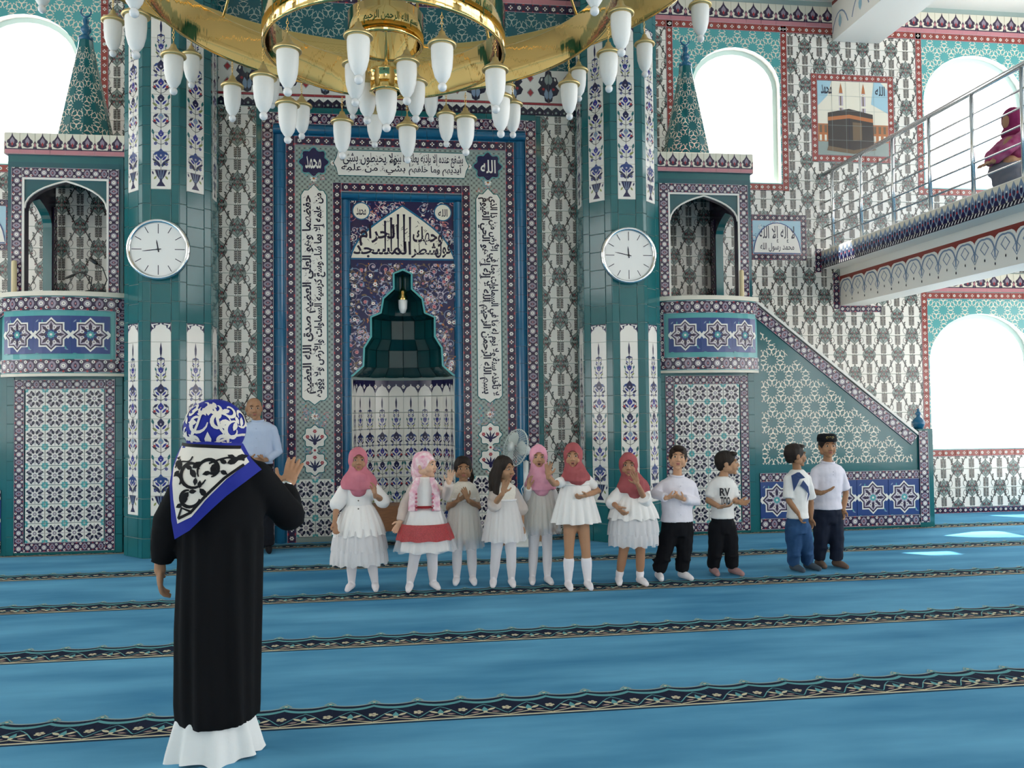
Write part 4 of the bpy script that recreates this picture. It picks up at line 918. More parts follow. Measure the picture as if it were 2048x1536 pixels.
LP['pendant_lamp'] = MB().lathe([(0, .0), (.006, 0), (.008, -.02), (.02, -.028), (.026, -.05), (.045, -.075), (.082, -.098), (.094, -.108), (.098, -.118), (.096, -.126), (.085, -.13), (0, -.128)], SATIN, 20).mesh('pendant_lamp', True)
LP['lamp_shade'] = MB().lathe([(.072, -.125), (.075, -.14), (.074, -.2), (.068, -.27), (.052, -.33), (.03, -.365), (.02, -.375), (0, -.377)], FROST, 20).mesh('lamp_shade', True)
LP['glass_ball'] = MB().lathe([(0, -.37), (.018, -.374), (.029, -.388), (.031, -.4), (.027, -.416), (.014, -.428), (0, -.431)], CLEAR, 14).mesh('glass_ball', True)
_c = MB()
for k in range(5): _c.tube([(.008*math.cos(t), 0, .012+k*.02+.013*math.sin(t)) if k % 2 else (0, .008*math.cos(t), .012+k*.02+.013*math.sin(t)) for t in [q*PI/4 for q in range(8)]], .0025, GOLD, 5, True)
LP['chain'] = _c.mesh('chain', True)
def lamp(x, y, z):
    p = link_local('pendant_lamp', LP['pendant_lamp'], ch); p.location = (x, y, z-4.1)
    for k in ('lamp_shade', 'glass_ball', 'chain'): link_local(k, LP[k], p)
for r, z, n, a0 in ((2.67, 5.02, 20, .15), (1.78, 4.46, 16, .08), (.905, 4.06, 10, .13), (.285, 4.17, 4, .6)):
    for k in range(n): a = a0+2*PI*k/n; lamp((r-.015)*math.cos(a), (r-.015)*math.sin(a), z)
cupm = MB().lathe([(0, .02), (.02, .02), (.05, -.02), (.125, -.05), (.135, -.07), (.12, -.075), (.12, -.2), (.128, -.21), (.1, -.215), (0, -.21)], GOLD, 28).build('center_cup', ch, True, local=True); cupm.location = (0, 0, .02)
for k in ('lamp_shade', 'glass_ball'): o = link_local(k, LP[k], cupm); o.location = (0, 0, -.08); o.scale = (1.08, 1.08, 1)
MB().tube([(0, 0, .03), (0, 0, 5.1)], .012, GOLD, 8).build('stem', ch, True, local=True)
for r, z, n in ((2.67, 5.42, 6), (1.78, 4.9, 6), (.905, 4.5, 5), (.285, 4.48, 3)):
    for k in range(n):
        a = .4+2*PI*k/n; MB().tube([((r-.015)*math.cos(a), (r-.015)*math.sin(a), z-4.1), (.05*math.cos(a), .05*math.sin(a), 4.6)], .011, GOLD, 6).build('rod', ch, True, local=True)
MB().lathe([(0, 4.5), (.1, 4.52), (.12, 4.6), (.08, 4.7), (.02, 4.75), (.02, 5.05), (.15, 5.09), (0, 5.1)], GOLD, 20).build('hub', ch, True, local=True)
# ------------------------------------------------------------------ pedestal fan and low wooden stand behind the children
FANW = mat('fan_plastic', '#d4d8d6', .4); FANG = mat('fan_grille', '#c3cbc8', .45)
fx, fy = 1.36, 9.25
fa = empty('pedestal_fan', (fx, fy, 0), 'white pedestal fan turned sideways behind the children', 'fan')
MB().lathe([(0, 0), (.2, 0), (.2, .015), (.06, .04), (.03, .06), (0, .06)], FANW, 24).build('base', fa, True, local=True)
MB().tube([(0, 0, .05), (0, 0, .93)], .017, FANW, 12).build('pole', fa, True, local=True); MB().tube([(0, 0, .5), (0, 0, .92)], .03, FANW, 12).build('sleeve', fa, True, local=True)
ax = Vector((-.72, -.42, .2)).normalized(); Tf = ax.to_track_quat('Z', 'Y').to_matrix().to_4x4(); hc = Vector((-.03, -.02, 1.05))
def fpart(m, nm): m.v = [tuple(Tf @ Vector(v)+hc) for v in m.v]; return m.build(nm, fa, True, local=True)
fpart(MB().lathe([(0, -.09), (.035, -.085), (.06, -.05), (.065, .0), (.055, .06), (0, .07)], FANW, 18), 'motor')
m = MB()
for k in range(40):
    a = 2*PI*k/40; c_, s_ = math.cos(a), math.sin(a)
    m.tube([(.05*c_, .05*s_, .06), (.13*c_, .13*s_, .055), (.2*c_, .2*s_, .085), (.205*c_, .205*s_, .11), (.2*c_, .2*s_, .135), (.12*c_, .12*s_, .175), (.05*c_, .05*s_, .18)], .0022, FANG, 4, caps=False)
m.tube([(.207*math.cos(t), .207*math.sin(t), .11) for t in [q*PI/18 for q in range(36)]], .007, FANG, 6, True); fpart(m, 'grille')
fpart(MB().lathe([(0, .17), (.055, .172), (.055, .186), (0, .19)], FANW, 18), 'grille_badge')
for k in range(3):
    m = MB(); P = []
    for i in range(6):
        rr = .03+.15*i/5; wd = .4+.35*math.sin(PI*i/5)
        for j in range(5): a = 2*PI*k/3+wd*(j/4-.5)*1.7; P.append((rr*math.cos(a), rr*math.sin(a), .115+.03*(j/4-.5)))
    m.add(P, [(i*5+j, i*5+j+1, i*5+j+6, i*5+j+5) for i in range(5) for j in range(4)], FANG); fpart(m, 'blade')
m = MB().tube([(0, 0, .7), (-.06, -.05, .62), (-.02, -.09, .4), (.05, -.05, .15), (.12, .1, .01), (.3, .4, .012)], .004, FANW, 6).build('power_cord', fa, True, local=True)
WOOD = mat('oiled_wood', '#7d5230', .5, col2='#6a4224', scale=14, stretch=(1, 1, 6))
ws = empty('wooden_stand', (-.2, 9.2, 0), 'low brown wooden stand behind the girl in the tiered skirt', 'stand')
def wbx(a, b, nm): MB().box(a, b, WOOD).build(nm, ws, local=True)
wbx((-.3, -.02, .2), (.3, .02, .47), 'front_board'); wbx((-.3, .02, .44), (.3, .34, .47), 'top')
for x in (-.3, .27): wbx((x, -.015, 0), (x+.03, .34, .44), 'side_panel')
# ------------------------------------------------------------------ people
def ell(mb, c, r, Rm=None, n=14, k=9):
    v = []; f = []; c = Vector(c); Rm = Rm or Matrix.Identity(3)
    v.append(c+Rm @ Vector((0, 0, -r[2])))
    for j in range(1, k):
        t = PI*j/k-PI/2
        for i in range(n): a = 2*PI*i/n; v.append(c+Rm @ Vector((r[0]*math.cos(t)*math.cos(a), r[1]*math.cos(t)*math.sin(a), r[2]*math.sin(t))))
    v.append(c+Rm @ Vector((0, 0, r[2]))); N = len(v)-1
    for i in range(n): f.append((0, 1+(i+1) % n, 1+i)); f.append((N, N-n+i, N-n+(i+1) % n))
    for j in range(k-2):
        for i in range(n): a = 1+j*n; f.append((a+i, a+(i+1) % n, a+n+(i+1) % n, a+n+i))
    return mb.add(v, f, SKINM[0])
SKINM = [mat('skin', '#b08562', .55, spec=.3)]
def limb(mb, pts, rs, n=10):
    mb.tube(pts, rs, SKINM[0], n)
    for p, r in zip(pts, rs): ell(mb, p, (r, r, r), None, 10, 6)
    return mb
def loft(mb, secs, n=22, yaw=0.):
    v = []; f = []; cy, sy = math.cos(yaw), math.sin(yaw)
    for c, a, b in secs:
        for i in range(n):
            t = 2*PI*i/n; x, y = a*math.cos(t), b*math.sin(t); v.append((c[0]+x*cy-y*sy, c[1]+x*sy+y*cy, c[2]))
    for j in range(len(secs)-1):
        for i in range(n): f.append((j*n+i, j*n+(i+1) % n, (j+1)*n+(i+1) % n, (j+1)*n+i))
    f.append(tuple(range(n-1, -1, -1))); f.append(tuple((len(secs)-1)*n+i for i in range(n)))
    return mb.add(v, f, SKINM[0])
def blob(mb, vox, it=3, cuts=(), noise=0., dec=None):
    me = mb.mesh('blob'); ob = bpy.data.objects.new('blob', me); WS.collection.objects.link(ob); tmp = []
    m = ob.modifiers.new('r', 'REMESH'); m.mode = 'VOXEL'; m.voxel_size = vox; m.use_smooth_shade = True
    m = ob.modifiers.new('s', 'SMOOTH'); m.factor = .5; m.iterations = it
    for c in cuts:
        co = bpy.data.objects.new('cut', c.mesh('cut')); WS.collection.objects.link(co); tmp.append(co)
        m = ob.modifiers.new('b', 'BOOLEAN'); m.operation = 'DIFFERENCE'; m.object = co; m.solver = 'EXACT'
    r = evaluated(ob); r.materials.clear()
    for o in [ob]+tmp: bpy.data.objects.remove(o)
    if noise:
        n = len(r.vertices); co = np.empty(n*3); no = np.empty(n*3); r.vertices.foreach_get('co', co); r.vertices.foreach_get('normal', no); co = co.reshape(-1, 3); no = no.reshape(-1, 3)
        k = np.sin(co[:, 0]*61+co[:, 2]*37)+np.sin(co[:, 2]*83+co[:, 1]*41)+.6*np.sin(co[:, 0]*150); r.vertices.foreach_set('co', (co+no*(noise*k)[:, None]).ravel()); r.update()
    r.polygons.foreach_set('use_smooth', [True]*len(r.polygons)); return r
def joinm(ms, m):
    bm = bmesh.new()
    for x in ms: bm.from_mesh(x)
    r = bpy.data.meshes.new('body'); bm.to_mesh(r); bm.free(); r.materials.append(m); r.polygons.foreach_set('use_smooth', [True]*len(r.polygons)); return r
def cloth(key, c, rough=.85, c2=None, **k): return mat('cloth_'+key, c, rough, spec=.2, col2=c2, scale=k.pop('scale', 12), bump=k.pop('bump', .25), bscale=k.pop('bscale', 30), **k)
def on(par, name, me, m):
    me.materials.clear(); me.materials.append(m); return link_local(name, me, par)
HAIRB = mat('dark_hair', '#211813', .6, spec=.3, bump=.5, bscale=120, stretch=(1, 1, .15)); EYEW = mat('eye_white', '#c2b4a6', .3); IRIS = mat('iris', '#22150f', .2); LIPS = mat('lips', '#a4625a', .5)
def rotm(yaw, pitch=0, roll=0): return Matrix.Rotation(yaw, 3, 'Z') @ Matrix.Rotation(pitch, 3, 'X') @ Matrix.Rotation(roll, 3, 'Y')
def head(par, c, h, Rm, mouth=0., adult=False, brow=HAIRB, fv=.0042):
    s = h/.215; mb = MB(); c = Vector(c)
    def E(p, r): ell(mb, c+Rm @ (Vector(p)*s), tuple(q*s for q in r), Rm, 16, 10)
    E((0, .018, .022), (.073, .088, .082)); E((0, -.028, -.018), (.06, .062, .082)); E((0, -.035, -.055), (.047, .05, .045)); E((0, -.068, -.088), (.02, .018, .016))
    for q in (-1, 1):
        E((q*.033, -.055, -.032), (.027, .03, .03)); E((q*.072, .012, -.008), (.011, .02, .028)); E((q*.028, -.074, .028), (.025, .012, .01)); E((q*.012, -.094, -.026), (.009, .009, .008)); E((q*.05, .0, -.05), (.02, .04, .03))
    limb(mb, [c+Rm @ (Vector(p)*s) for p in ((0, -.086, .012), (0, -.096, -.01), (0, -.103, -.022))], [.007*s, .0085*s, .010*s], 8)
    E((0, -.086, -.047), (.021, .01, .006)); E((0, -.084, -.058), (.018, .01, .007))
    me = blob(mb, fv*(1.25 if adult else 1), 3)
    for q in (-1, 1):
        m = MB(); ell(m, c+Rm @ (Vector((q*.029, -.0795, .008))*s), (.0128*s, .0088*s, .0068*s), Rm); e = on(par, 'eye', m.mesh('eye', True), EYEW)
        m = MB(); ell(m, c+Rm @ (Vector((q*.029, -.0858, .008))*s), (.0068*s, .0034*s, .0068*s), Rm, 10, 6); on(e, 'iris', m.mesh('iris', True), IRIS)
        m = MB().tube([c+Rm @ (Vector(p)*s) for p in ((q*.013, -.0895, .0285), (q*.03, -.0885, .0325), (q*.047, -.0775, .027))], [.0026*s, .0032*s, .0018*s], brow, 6); on(par, 'eyebrow', m.mesh('eyebrow', True), brow)
    m = MB(); ell(m, c+Rm @ (Vector((0, -.0915, -.047))*s), (.0195*s, .0068*s, .0042*s), Rm, 12, 6); ell(m, c+Rm @ (Vector((0, -.09, -.0565-.008*mouth))*s), (.0175*s, .0068*s, .005*s), Rm, 12, 6); mo = on(par, 'lips', m.mesh('lips', True), LIPS)
    if mouth: m = MB(); ell(m, c+Rm @ (Vector((0, -.0925, -.053-.003*mouth))*s), (.014*s, .0045*s, .006*s*mouth), Rm, 12, 6); on(mo, 'open_mouth', m.mesh('mouth', True), IRIS)
    return me
def hand(w_, d, nrm, L, side, curl=.2, spread=.25, vox=.0034):
    w_ = Vector(w_); d = Vector(d).normalized(); nrm = Vector(nrm); nrm = (nrm-d*nrm.dot(d)).normalized(); lat = d.cross(nrm).normalized()*side
    mb = MB(); B = Matrix((lat, nrm, d)).transposed()
    ell(mb, w_+d*.27*L, (.215*L, .085*L, .3*L), B); ell(mb, w_+d*.42*L, (.21*L, .075*L, .14*L), B); limb(mb, [w_-d*.12*L, w_+d*.12*L], [.13*L, .14*L]); ell(mb, w_+d*.2*L+lat*.14*L+nrm*.03*L, (.09*L, .09*L, .17*L), B)
    for k, (o, l_) in enumerate(((.155, .40), (.055, .455), (-.05, .425), (-.15, .33))):
        a = spread*o*3.2; p = w_+d*.48*L+lat*o*L; pts = [p]; cu = curl*.6
        for sgl in (.45, .3, .25):
            dd = (d*math.cos(a)+lat*math.sin(a)); dd = dd*math.cos(cu)+nrm*math.sin(cu); p = p+dd*l_*L*sgl; pts.append(p); cu += curl*1.3
        limb(mb, pts, [.062*L, .058*L, .052*L, .044*L], 8)
    p = w_+d*.16*L+lat*.15*L; t1 = (d*.62+lat*(.55+spread)+nrm*.25*(curl+.3)).normalized(); t2 = (d*.85+lat*.35+nrm*curl).normalized()
    limb(mb, [p, p+t1*.24*L, p+t1*.24*L+t2*.2*L], [.082*L, .066*L, .048*L], 8)
    return blob(mb, vox, 2)
def hijab(par, c, h, Rm, nb, m, drop=.17, wide=.155, name='headscarf', tail=0, face=(.056, .074)):
    s = h/.215; mb = MB(); c = Vector(c); nb = Vector(nb)
    ell(mb, c+Rm @ (Vector((0, .014, .014))*s), (.087*s, .106*s, .112*s), Rm, 20, 14); ell(mb, c+Rm @ (Vector((0, -.005, -.06))*s), (.07*s, .09*s, .06*s), Rm, 16, 10)
    z0 = nb.z+.05; mid = (c+nb)/2
    loft(mb, [((nb.x, nb.y-.012, nb.z-drop*.62), wide*.98, .118), ((nb.x, nb.y-.006, nb.z-drop*.3), wide, .112), ((nb.x, nb.y, nb.z), wide*.84, .104), ((mid.x, mid.y, (z0+c.z-.07*s)/2), .085*s, .094*s), ((c.x, c.y, c.z-.045*s), .077*s, .09*s)])
    ell(mb, (nb.x, nb.y-.085, nb.z-drop*.55), (.07, .04, drop*.45)); ell(mb, (nb.x+.02, nb.y-.095, nb.z-.01), (.05, .03, .05))
    if tail:
        for q in (-1, 1): limb(mb, [nb+Vector((q*.075, -.1, -.03)), nb+Vector((q*.085, -.115, -.12)), nb+Vector((q*.08, -.12, -tail))], [.03, .035, .03])
    cut = MB(); ell(cut, c+Rm @ (Vector((0, -.112, -.014))*s), (face[0]*s, .098*s, face[1]*s), Rm, 28, 18)
    return on(par, name, blob(mb, .0075, 4, [cut], .0011), m)
def hair(par, c, h, Rm, kind, m=HAIRB, nb=None):
    s = h/.215; mb = MB(); c = Vector(c); W = lambda p: c+Rm @ (Vector(p)*s)
    t = .006 if kind == 'short' else .01
    ell(mb, W((0, .02, .026)), tuple(q*s for q in (.075+t, .09+t, .084+t*1.3)), Rm, 22, 14)
    cuts = []; cut = MB(); ell(cut, W((0, -.135, -.012)), tuple(q*s for q in ((.074, .125, .085) if kind == 'short' else (.068, .122, .088))), Rm, 26, 16); cuts.append(cut)
    if kind == 'short':
        ell(mb, W((0, -.05, .085)), (.05*s, .045*s, .022*s), Rm); ell(mb, W((0, .055, -.02)), (.062*s, .045*s, .055*s), Rm)
        for q in (-1, 1):
            cut = MB(); ell(cut, W((q*.09, -.01, -.055)), (.045*s, .06*s, .055*s), Rm, 16, 10); cuts.append(cut)
    if kind == 'bun':
        ell(mb, W((.05, .075, -.02)), (.05*s, .045*s, .055*s), Rm); limb(mb, [W((.07, .05, -.02)), W((.085, .03, -.08)), W((.08, .02, -.13))], [.028*s, .024*s, .012*s])
        for q in (-1, 1): cut = MB(); ell(cut, W((q*.08, -.03, -.075)), (.04*s, .06*s, .05*s), Rm, 16, 10); cuts.append(cut)
    if kind == 'long':
        for q, y, x2, L_ in ((-1, .03, -.085, .36), (1, .03, .075, .2), (-1, .07, -.06, .38), (0, .09, -.02, .38), (1, .075, .05, .34), (-1, -.015, -.09, .3)):
            limb(mb, [W((q*.06, y*.6, .03)), W((q*.085, y, -.05)), W((x2*1.1, y+.01, -.14)), W((x2*1.2, y, -L_*.75)), W((x2*1.15, y-.01, -L_))], [.025*s, .03*s, .034*s, .03*s, .012*s])
    return on(par, 'hair', blob(mb, .006, 2, cuts, .0013), m)
def skirt(par, name, c, z0, z1, a0, b0, a1, b1, m, n=22, amp=.012, hem=.006, ph=0., bulge=0., nseg=132, nz=9):
    """pleated cone from the waist (z1; a1, b1) to the hem (z0; a0, b0)"""
    mb = MB(); v = []; f = []
    for j in range(nz+1):
        t = j/nz; z = z1+(z0-z1)*t
        for i in range(nseg):
            u = 2*PI*i/nseg; q = math.sin(n*u+ph+.6*math.sin(3*u))+.35*math.sin(n*1.7*u+1+ph); g = 1+bulge*math.sin(PI*t)
            a = a1+(a0-a1)*t**.8; b = b1+(b0-b1)*t**.8; k = g+amp*q*t/max(a, .05)
            zz = z+(hem*math.sin(n*.5*u+ph) if j == nz else 0); v.append((c[0]+a*k*math.cos(u), c[1]+b*k*math.sin(u), zz))
    for j in range(nz):
        for i in range(nseg): f.append((j*nseg+i, j*nseg+(i+1) % nseg, (j+1)*nseg+(i+1) % nseg, (j+1)*nseg+i))
    mb.add(v, f, m); return mb.build(name, par, True, local=True)
W_COT = cloth('white_cotton', '#e9e6e4', .85); W_LACE = cloth('ivory_lace', '#e8e1d4', .8, bump=.5, bscale=90); TIGHTS = cloth('white_tights', '#e6e2e6', .8, bump=.1)
TULLE = mat('white_tulle', '#eceaec', .8, alpha=.62, spec=.1); TULLE2 = mat('sheer_tulle', '#e9e7ea', .8, alpha=.3, spec=.1); ORG = mat('sheer_sleeve', '#e8ddd6', .7, alpha=.55, spec=.1)
ROSE = cloth('rose_scarf', '#c47886', .8, '#b96c7b'); RUST = cloth('rust_scarf', '#a65a5d', .8, '#9a4e52'); PALE = cloth('pale_pink_scarf', '#e8a8bb', .8, '#dd98ae')
BLK = cloth('black_trousers', '#121318', .9); JEANS = cloth('blue_jeans', '#33557e', .9, '#2b4a70'); NAVYT = cloth('navy_track', '#1b2233', .85)
def person(label, Y, root, hd, sh, armA, armB, feet, waist, top, low, skin='#b08562', hl=.135, cover=None, headw=None, group=None, body_yaw=0., mouth=0., adult=False, extra=None, legk=1., hips=None, away=1):
    """pixel joints at depth Y (+offset) become points; A = image left, B = image right"""
    base = onZ(root[0], root[1]); base = Vector((base.x, Y, 0)); par = empty('person', base, label, 'person', group)
    P = lambda x, y, dy=0.: onY(x, y, Y+dy)-base
    SK = mat('skin_'+skin[1:], skin, .55, spec=.3)
    c = P(hd[0], hd[1], hd[6] if len(hd) > 6 else 0); h = hd[2]; Rm = rotm(R(hd[3]), R(hd[4]), R(hd[5])); k = h/.205 if not adult else h/.21
    SA, SB = P(*sh[0]), P(*sh[1]); nb = (SA+SB)/2+Vector((0, .0, .042*k)); WZ = P(nb.x*0+root[0], waist).z; wx = (P(sh[0][0], waist).x+P(sh[1][0], waist).x)/2
    if hips: wx = P(hips, waist).x
    wc = Vector((wx, 0, WZ)); hw = (SB-SA).length/2; yw = R(body_yaw)
    def torso(mb, g=0., zb=None, ext=0.):
        zt = nb.z; zb = WZ if zb is None else zb
        L = [((wx, .0, zb), hw*.82+g+ext, .078*k+g+ext), ((wx, .0, WZ+.02), hw*.8+g, .076*k+g), (((wx+nb.x)/2, .0, (WZ+zt)/2), hw*.86+g, .082*k+g), ((nb.x, 0, zt-.075*k), hw*.95+g, .083*k+g), ((nb.x, 0, zt-.022*k), hw*.86+g, .066*k+g), ((nb.x, 0, zt+.006), hw*.5+g, .05*k+g), ((nb.x, 0, zt+.014+g*.3), .04*k+g, .04*k+g)]
        return loft(mb, L, yaw=yw)
    AA = [SA+Vector((.02, 0, -.028))]+[P(*q) for q in armA[0]]; BB = [SB+Vector((-.02, 0, -.028))]+[P(*q) for q in armB[0]]
    mb = MB(); torso(mb); limb(mb, [nb-Vector((0, 0, .03)), (nb*.4+c*.6)], [.04*k, .038*k])
    for q in (AA, BB): limb(mb, [q[0], (q[0]+q[1])/2, q[1], (q[1]+q[2])/2, q[2]], [.034*k, .032*k, .027*k, .027*k, .02*k])
    loft(mb, [((wx, 0, WZ-.16*k), hw*.7, .075*k), ((wx, 0, WZ-.08*k), hw*.84, .085*k), ((wx, 0, WZ+.01), hw*.78, .074*k)], yaw=yw)
    legs = []
    for (fx, fy, tdx), q in zip(feet, (-1, 1)):
        a = onZ(fx, fy)-base; a = Vector((a.x, a.y+.03*k, .055*k)); hp = Vector((wx+q*hw*.42, .0, WZ-.12*k)); kn = (hp*.46+a*.54)+Vector((q*.004, -.02*k, 0)); toe = Vector((a.x+tdx, a.y-.125*k*away, .02*k)); legs.append((hp, kn, a, toe))
        limb(mb, [hp, (hp+kn)/2, kn, kn*.55+a*.45, a], [.062*k*legk, .055*k*legk, .042*k*legk, .041*k*legk, .026*k]); limb(mb, [a+Vector((0, .018*k, -.024*k)), a*.45+toe*.55+Vector((0, 0, -.006*k)), toe], [.03*k, .028*k, .02*k])
    ms = [blob(mb, .011*(1.15 if adult else 1), 4), head(par, c, h, Rm, mouth, adult)]
    for q, ar, sd in ((AA, armA, armA[3] if len(armA) > 3 else 1), (BB, armB, armB[3] if len(armB) > 3 else -1)):
        t = P(*ar[1]) if ar[1] else q[2]+(q[2]-q[1]); cu, sp = ar[4] if len(ar) > 4 else (.25, .25); ms.append(hand(q[2], t-q[2], ar[2], hl, sd, cu, sp, .0034 if not adult else .0042))
    bo = link_local('body', joinm(ms, SK), par)
    # clothes
    def sleeve(mb, q, f, g0, g1, n=10):
        pts = [q[0], (q[0]+q[1])/2, q[1], (q[1]+q[2])/2, q[2]]; f = max(.3, f); T = f*4; i = int(T); rs = [.036*k, .034*k, .03*k, .028*k, .024*k]
        pp = pts[:i+1]; rr = [rs[j]+g0+(g1-g0)*j/max(T, 1) for j in range(i+1)]
        if T > i: pp = pp+[pts[i].lerp(pts[i+1], T-i)]; rr = rr+[rs[i]+g1]
        mb.tube(pp, rr, SKINM[0], 14); ell(mb, q[0], (rr[0],)*3); ell(mb, pp[-2], (rr[-2]*.98,)*3) if len(pp) > 2 else None
    if not top: top = ('none', None, 0, waist)
    kind, tm, sl, hem = top[:4]; zb = P(root[0], hem).z; g0, g1 = (top[4] if len(top) > 4 else (.008, .014))
    sh_ = None; mb = MB(); torso(mb, .012, zb, .008)
    if sl > 0 and kind != 'sheer':
        for q in (AA, BB): sleeve(mb, q, sl, g0, g1)
    if kind != 'none': sh_ = on(par, {'blouse': 'blouse', 'dress': 'bodice', 'sheer': 'bodice'}.get(kind, kind), blob(mb, .0085, 3, (), .0009), tm)
    if kind == 'sheer':
        for q in (AA, BB): mb = MB(); sleeve(mb, q, sl, g0, g1); on(par, 'sleeve', blob(mb, .009, 3, (), .0012), ORG)
    if kind in ('shirt', 'polo', 'blouse'):
        z = nb.z+.012; mb = MB().tube([(nb.x+.05*k*math.cos(t), -.002+.048*k*math.sin(t)-(.008 if math.sin(t) < 0 else 0), z+.012-.01*math.sin(t)*-1) for t in [2*PI*i/20 for i in range(20)]], .011*k, tm, 8, True); mb.build('collar', sh_, True, local=True)
        n = 4 if kind != 'polo' else 2
        for i in range(n):
            z = nb.z-.06-(nb.z-.06-zb-.03)*(i/(3.5 if kind != 'polo' else 12)); mb = MB(); ell(mb, (nb.x+(wx-nb.x)*(nb.z-z)/(nb.z-WZ), -.082*k-.022, z), (.006, .004, .006)); on(sh_, 'button', mb.mesh('button', True), mat('button', '#5b5148', .4) if kind == 'blouse' else tm)
    SKZ = low.get('skirt')
    if 'trousers' in low:
        mb = MB(); loft(mb, [((wx, 0, WZ-.17*k), hw*.74, .085*k), ((wx, 0, WZ-.08*k), hw*.92, .098*k), ((wx, 0, WZ+.02), hw*.84, .084*k)], yaw=yw)
        for hp, kn, a, toe in legs:
            e = a+Vector((0, 0, .012)); pts = [hp, (hp+kn)/2, kn, kn*.5+e*.5, e]; mb.tube(pts, [.078*k, .074*k, .062*k, .06*k, .056*k], SKINM[0], 14); ell(mb, hp, (.078*k,)*3); ell(mb, kn, (.063*k,)*3)
            ell(mb, kn+Vector((.012, -.03, -.06)), (.04*k, .03*k, .02)); ell(mb, e+Vector((0, -.01, .05)), (.058*k, .055*k, .018)); ell(mb, e+Vector((0, 0, .1)), (.06*k, .06*k, .014))
        on(par, 'trousers', blob(mb, .0105, 2, (), .0016), low['trousers'])
    if 'feet' in low:
        mt, zt, nm = low['feet']
        for hp, kn, a, toe in legs:
            mb = MB(); t = min(1., max(.03, (zt-a.z)/(kn.z-a.z))) if zt > a.z else .03
            if zt > kn.z: limb(mb, [hp, (hp+kn)/2, kn, kn*.55+a*.45, a], [.065*k*legk, .058*k*legk, .045*k*legk, .044*k*legk, .03*k])
            else: t_ = t; limb(mb, [a.lerp(kn, t_), a.lerp(kn, t_*.75), a.lerp(kn, t_*.45), a], [.031*k+.017*k*min(1, t_*1.6), .031*k+.018*k*min(1, t_*1.3), .031*k+.013*k*t_, .031*k])
            limb(mb, [a+Vector((0, .018*k, -.022*k)), a*.45+toe*.55+Vector((0, 0, -.002*k)), toe+Vector((0, -.004, .003))], [.033*k, .032*k, .023*k]); mb.v = [(x, y, max(z, .002)) for x, y, z in mb.v]; on(par, nm, blob(mb, .0075, 3), mt)
    if cover: cover(par, c, h, Rm, nb)
    if extra: extra(dict(par=par, P=P, c=c, Rm=Rm, nb=nb, wc=wc, WZ=WZ, wx=wx, hw=hw, k=k, AA=AA, BB=BB, legs=legs, sh=sh_, h=h))
    return par
def tiers(zs, widths, n=20, m=TULLE):
    def f(d):
        P, par = d['P'], d['par']; x = d['wx']
        for i, (y0, y1, w0, w1) in enumerate(zs):
            za, zb = P(0, y0).z, P(0, y1).z; s = 1/235.
            skirt(par, 'skirt_tier', (x, 0), zb, za, w1*s, w1*s*.8, w0*s, w0*s*.8, W_COT if i == 0 and m is not TULLE2 else TULLE, n+i*3, .012, .01, i*1.3, .05)
            if i: skirt(par, 'skirt_tier', (x, 0), zb+.012, za, w1*s*.95, w1*s*.76, w0*s*.96, w0*s*.76, TULLE, n+i*2, .01, .008, i*2.1, .03)
        skirt(par, 'lining', (x, 0), P(0, zs[-1][1]-14).z, d['WZ'], zs[-1][3]*s*.86, zs[-1][3]*s*.66, 22*s, 18*s, W_COT, 12, .006)
    return f
def full_skirt(y0, y1, w0, w1, m=None, sheer=None, n=18, bow=True, lin=14):
    def f(d):
        P, par, x = d['P'], d['par'], d['wx']; s = 1/235.; za, zb = P(0, y0).z, P(0, y1).z
        skirt(par, 'skirt', (x, 0), zb+(lin/235. if sheer else 0), za, w1*s*(.9 if sheer else 1), w1*s*(.71 if sheer else .8), w0*s, w0*s*.8, m or W_COT, n, .009 if sheer else .016, .004)
        if sheer: skirt(par, 'overskirt', (x, 0), zb, za+.004, w1*s+.012, w1*s*.8+.012, w0*s+.006, w0*s*.8+.006, sheer, n+5, .008, .006, 1.)
        mb = MB().tube([(x+(w0*s+.006)*math.cos(t), (w0*s*.8+.006)*math.sin(t), za) for t in [2*PI*i/24 for i in range(24)]], .009, W_COT, 8, True); sa = mb.build('sash', par, True, local=True)
        if bow:
            mb = MB(); y_ = -w0*s*.8-.016
            for q in (-1, 1): ell(mb, (x+q*.022, y_, za+.003), (.022, .008, .014))
            ell(mb, (x, y_-.004, za), (.008, .008, .01)); on(sa, 'bow', mb.mesh('bow', True), W_COT)
    return f
def many(*fs):
    def f(d):
        for g in fs: g(d)
    return f
GRP = 'children lined up on the carpet'
up = (0, -1, .1)
# 1 rose scarf, blouse, tiered skirt
person('girl in a rose headscarf, buttoned white blouse and long tiered tulle skirt', 7.16, (720, 1183), (716, 922, .205, 8, -4, 0), ((690, 962), (746, 962)),
       ([(674, 1008, -.04), (669, 1044, -.12)], (671, 1070, -.14), (.5, -.6, 0), 1, (.5, .1)), ([(766, 1002, -.03), (750, 990, -.17)], (749, 968, -.2), (-.7, -.5, .2), -1, (.3, .2)), ((703, 1180, -.03), (750, 1180, .01)),
       1026, ('blouse', W_COT, .52, 1030, (.012, .034)), {'feet': (TIGHTS, .6, 'stocking')}, '#a67c60', .13, lambda *a: hijab(*a, ROSE), group=GRP, extra=tiers([(1026, 1090, 25, 50), (1066, 1122, 40, 53), (1100, 1151, 46, 54)], 0))
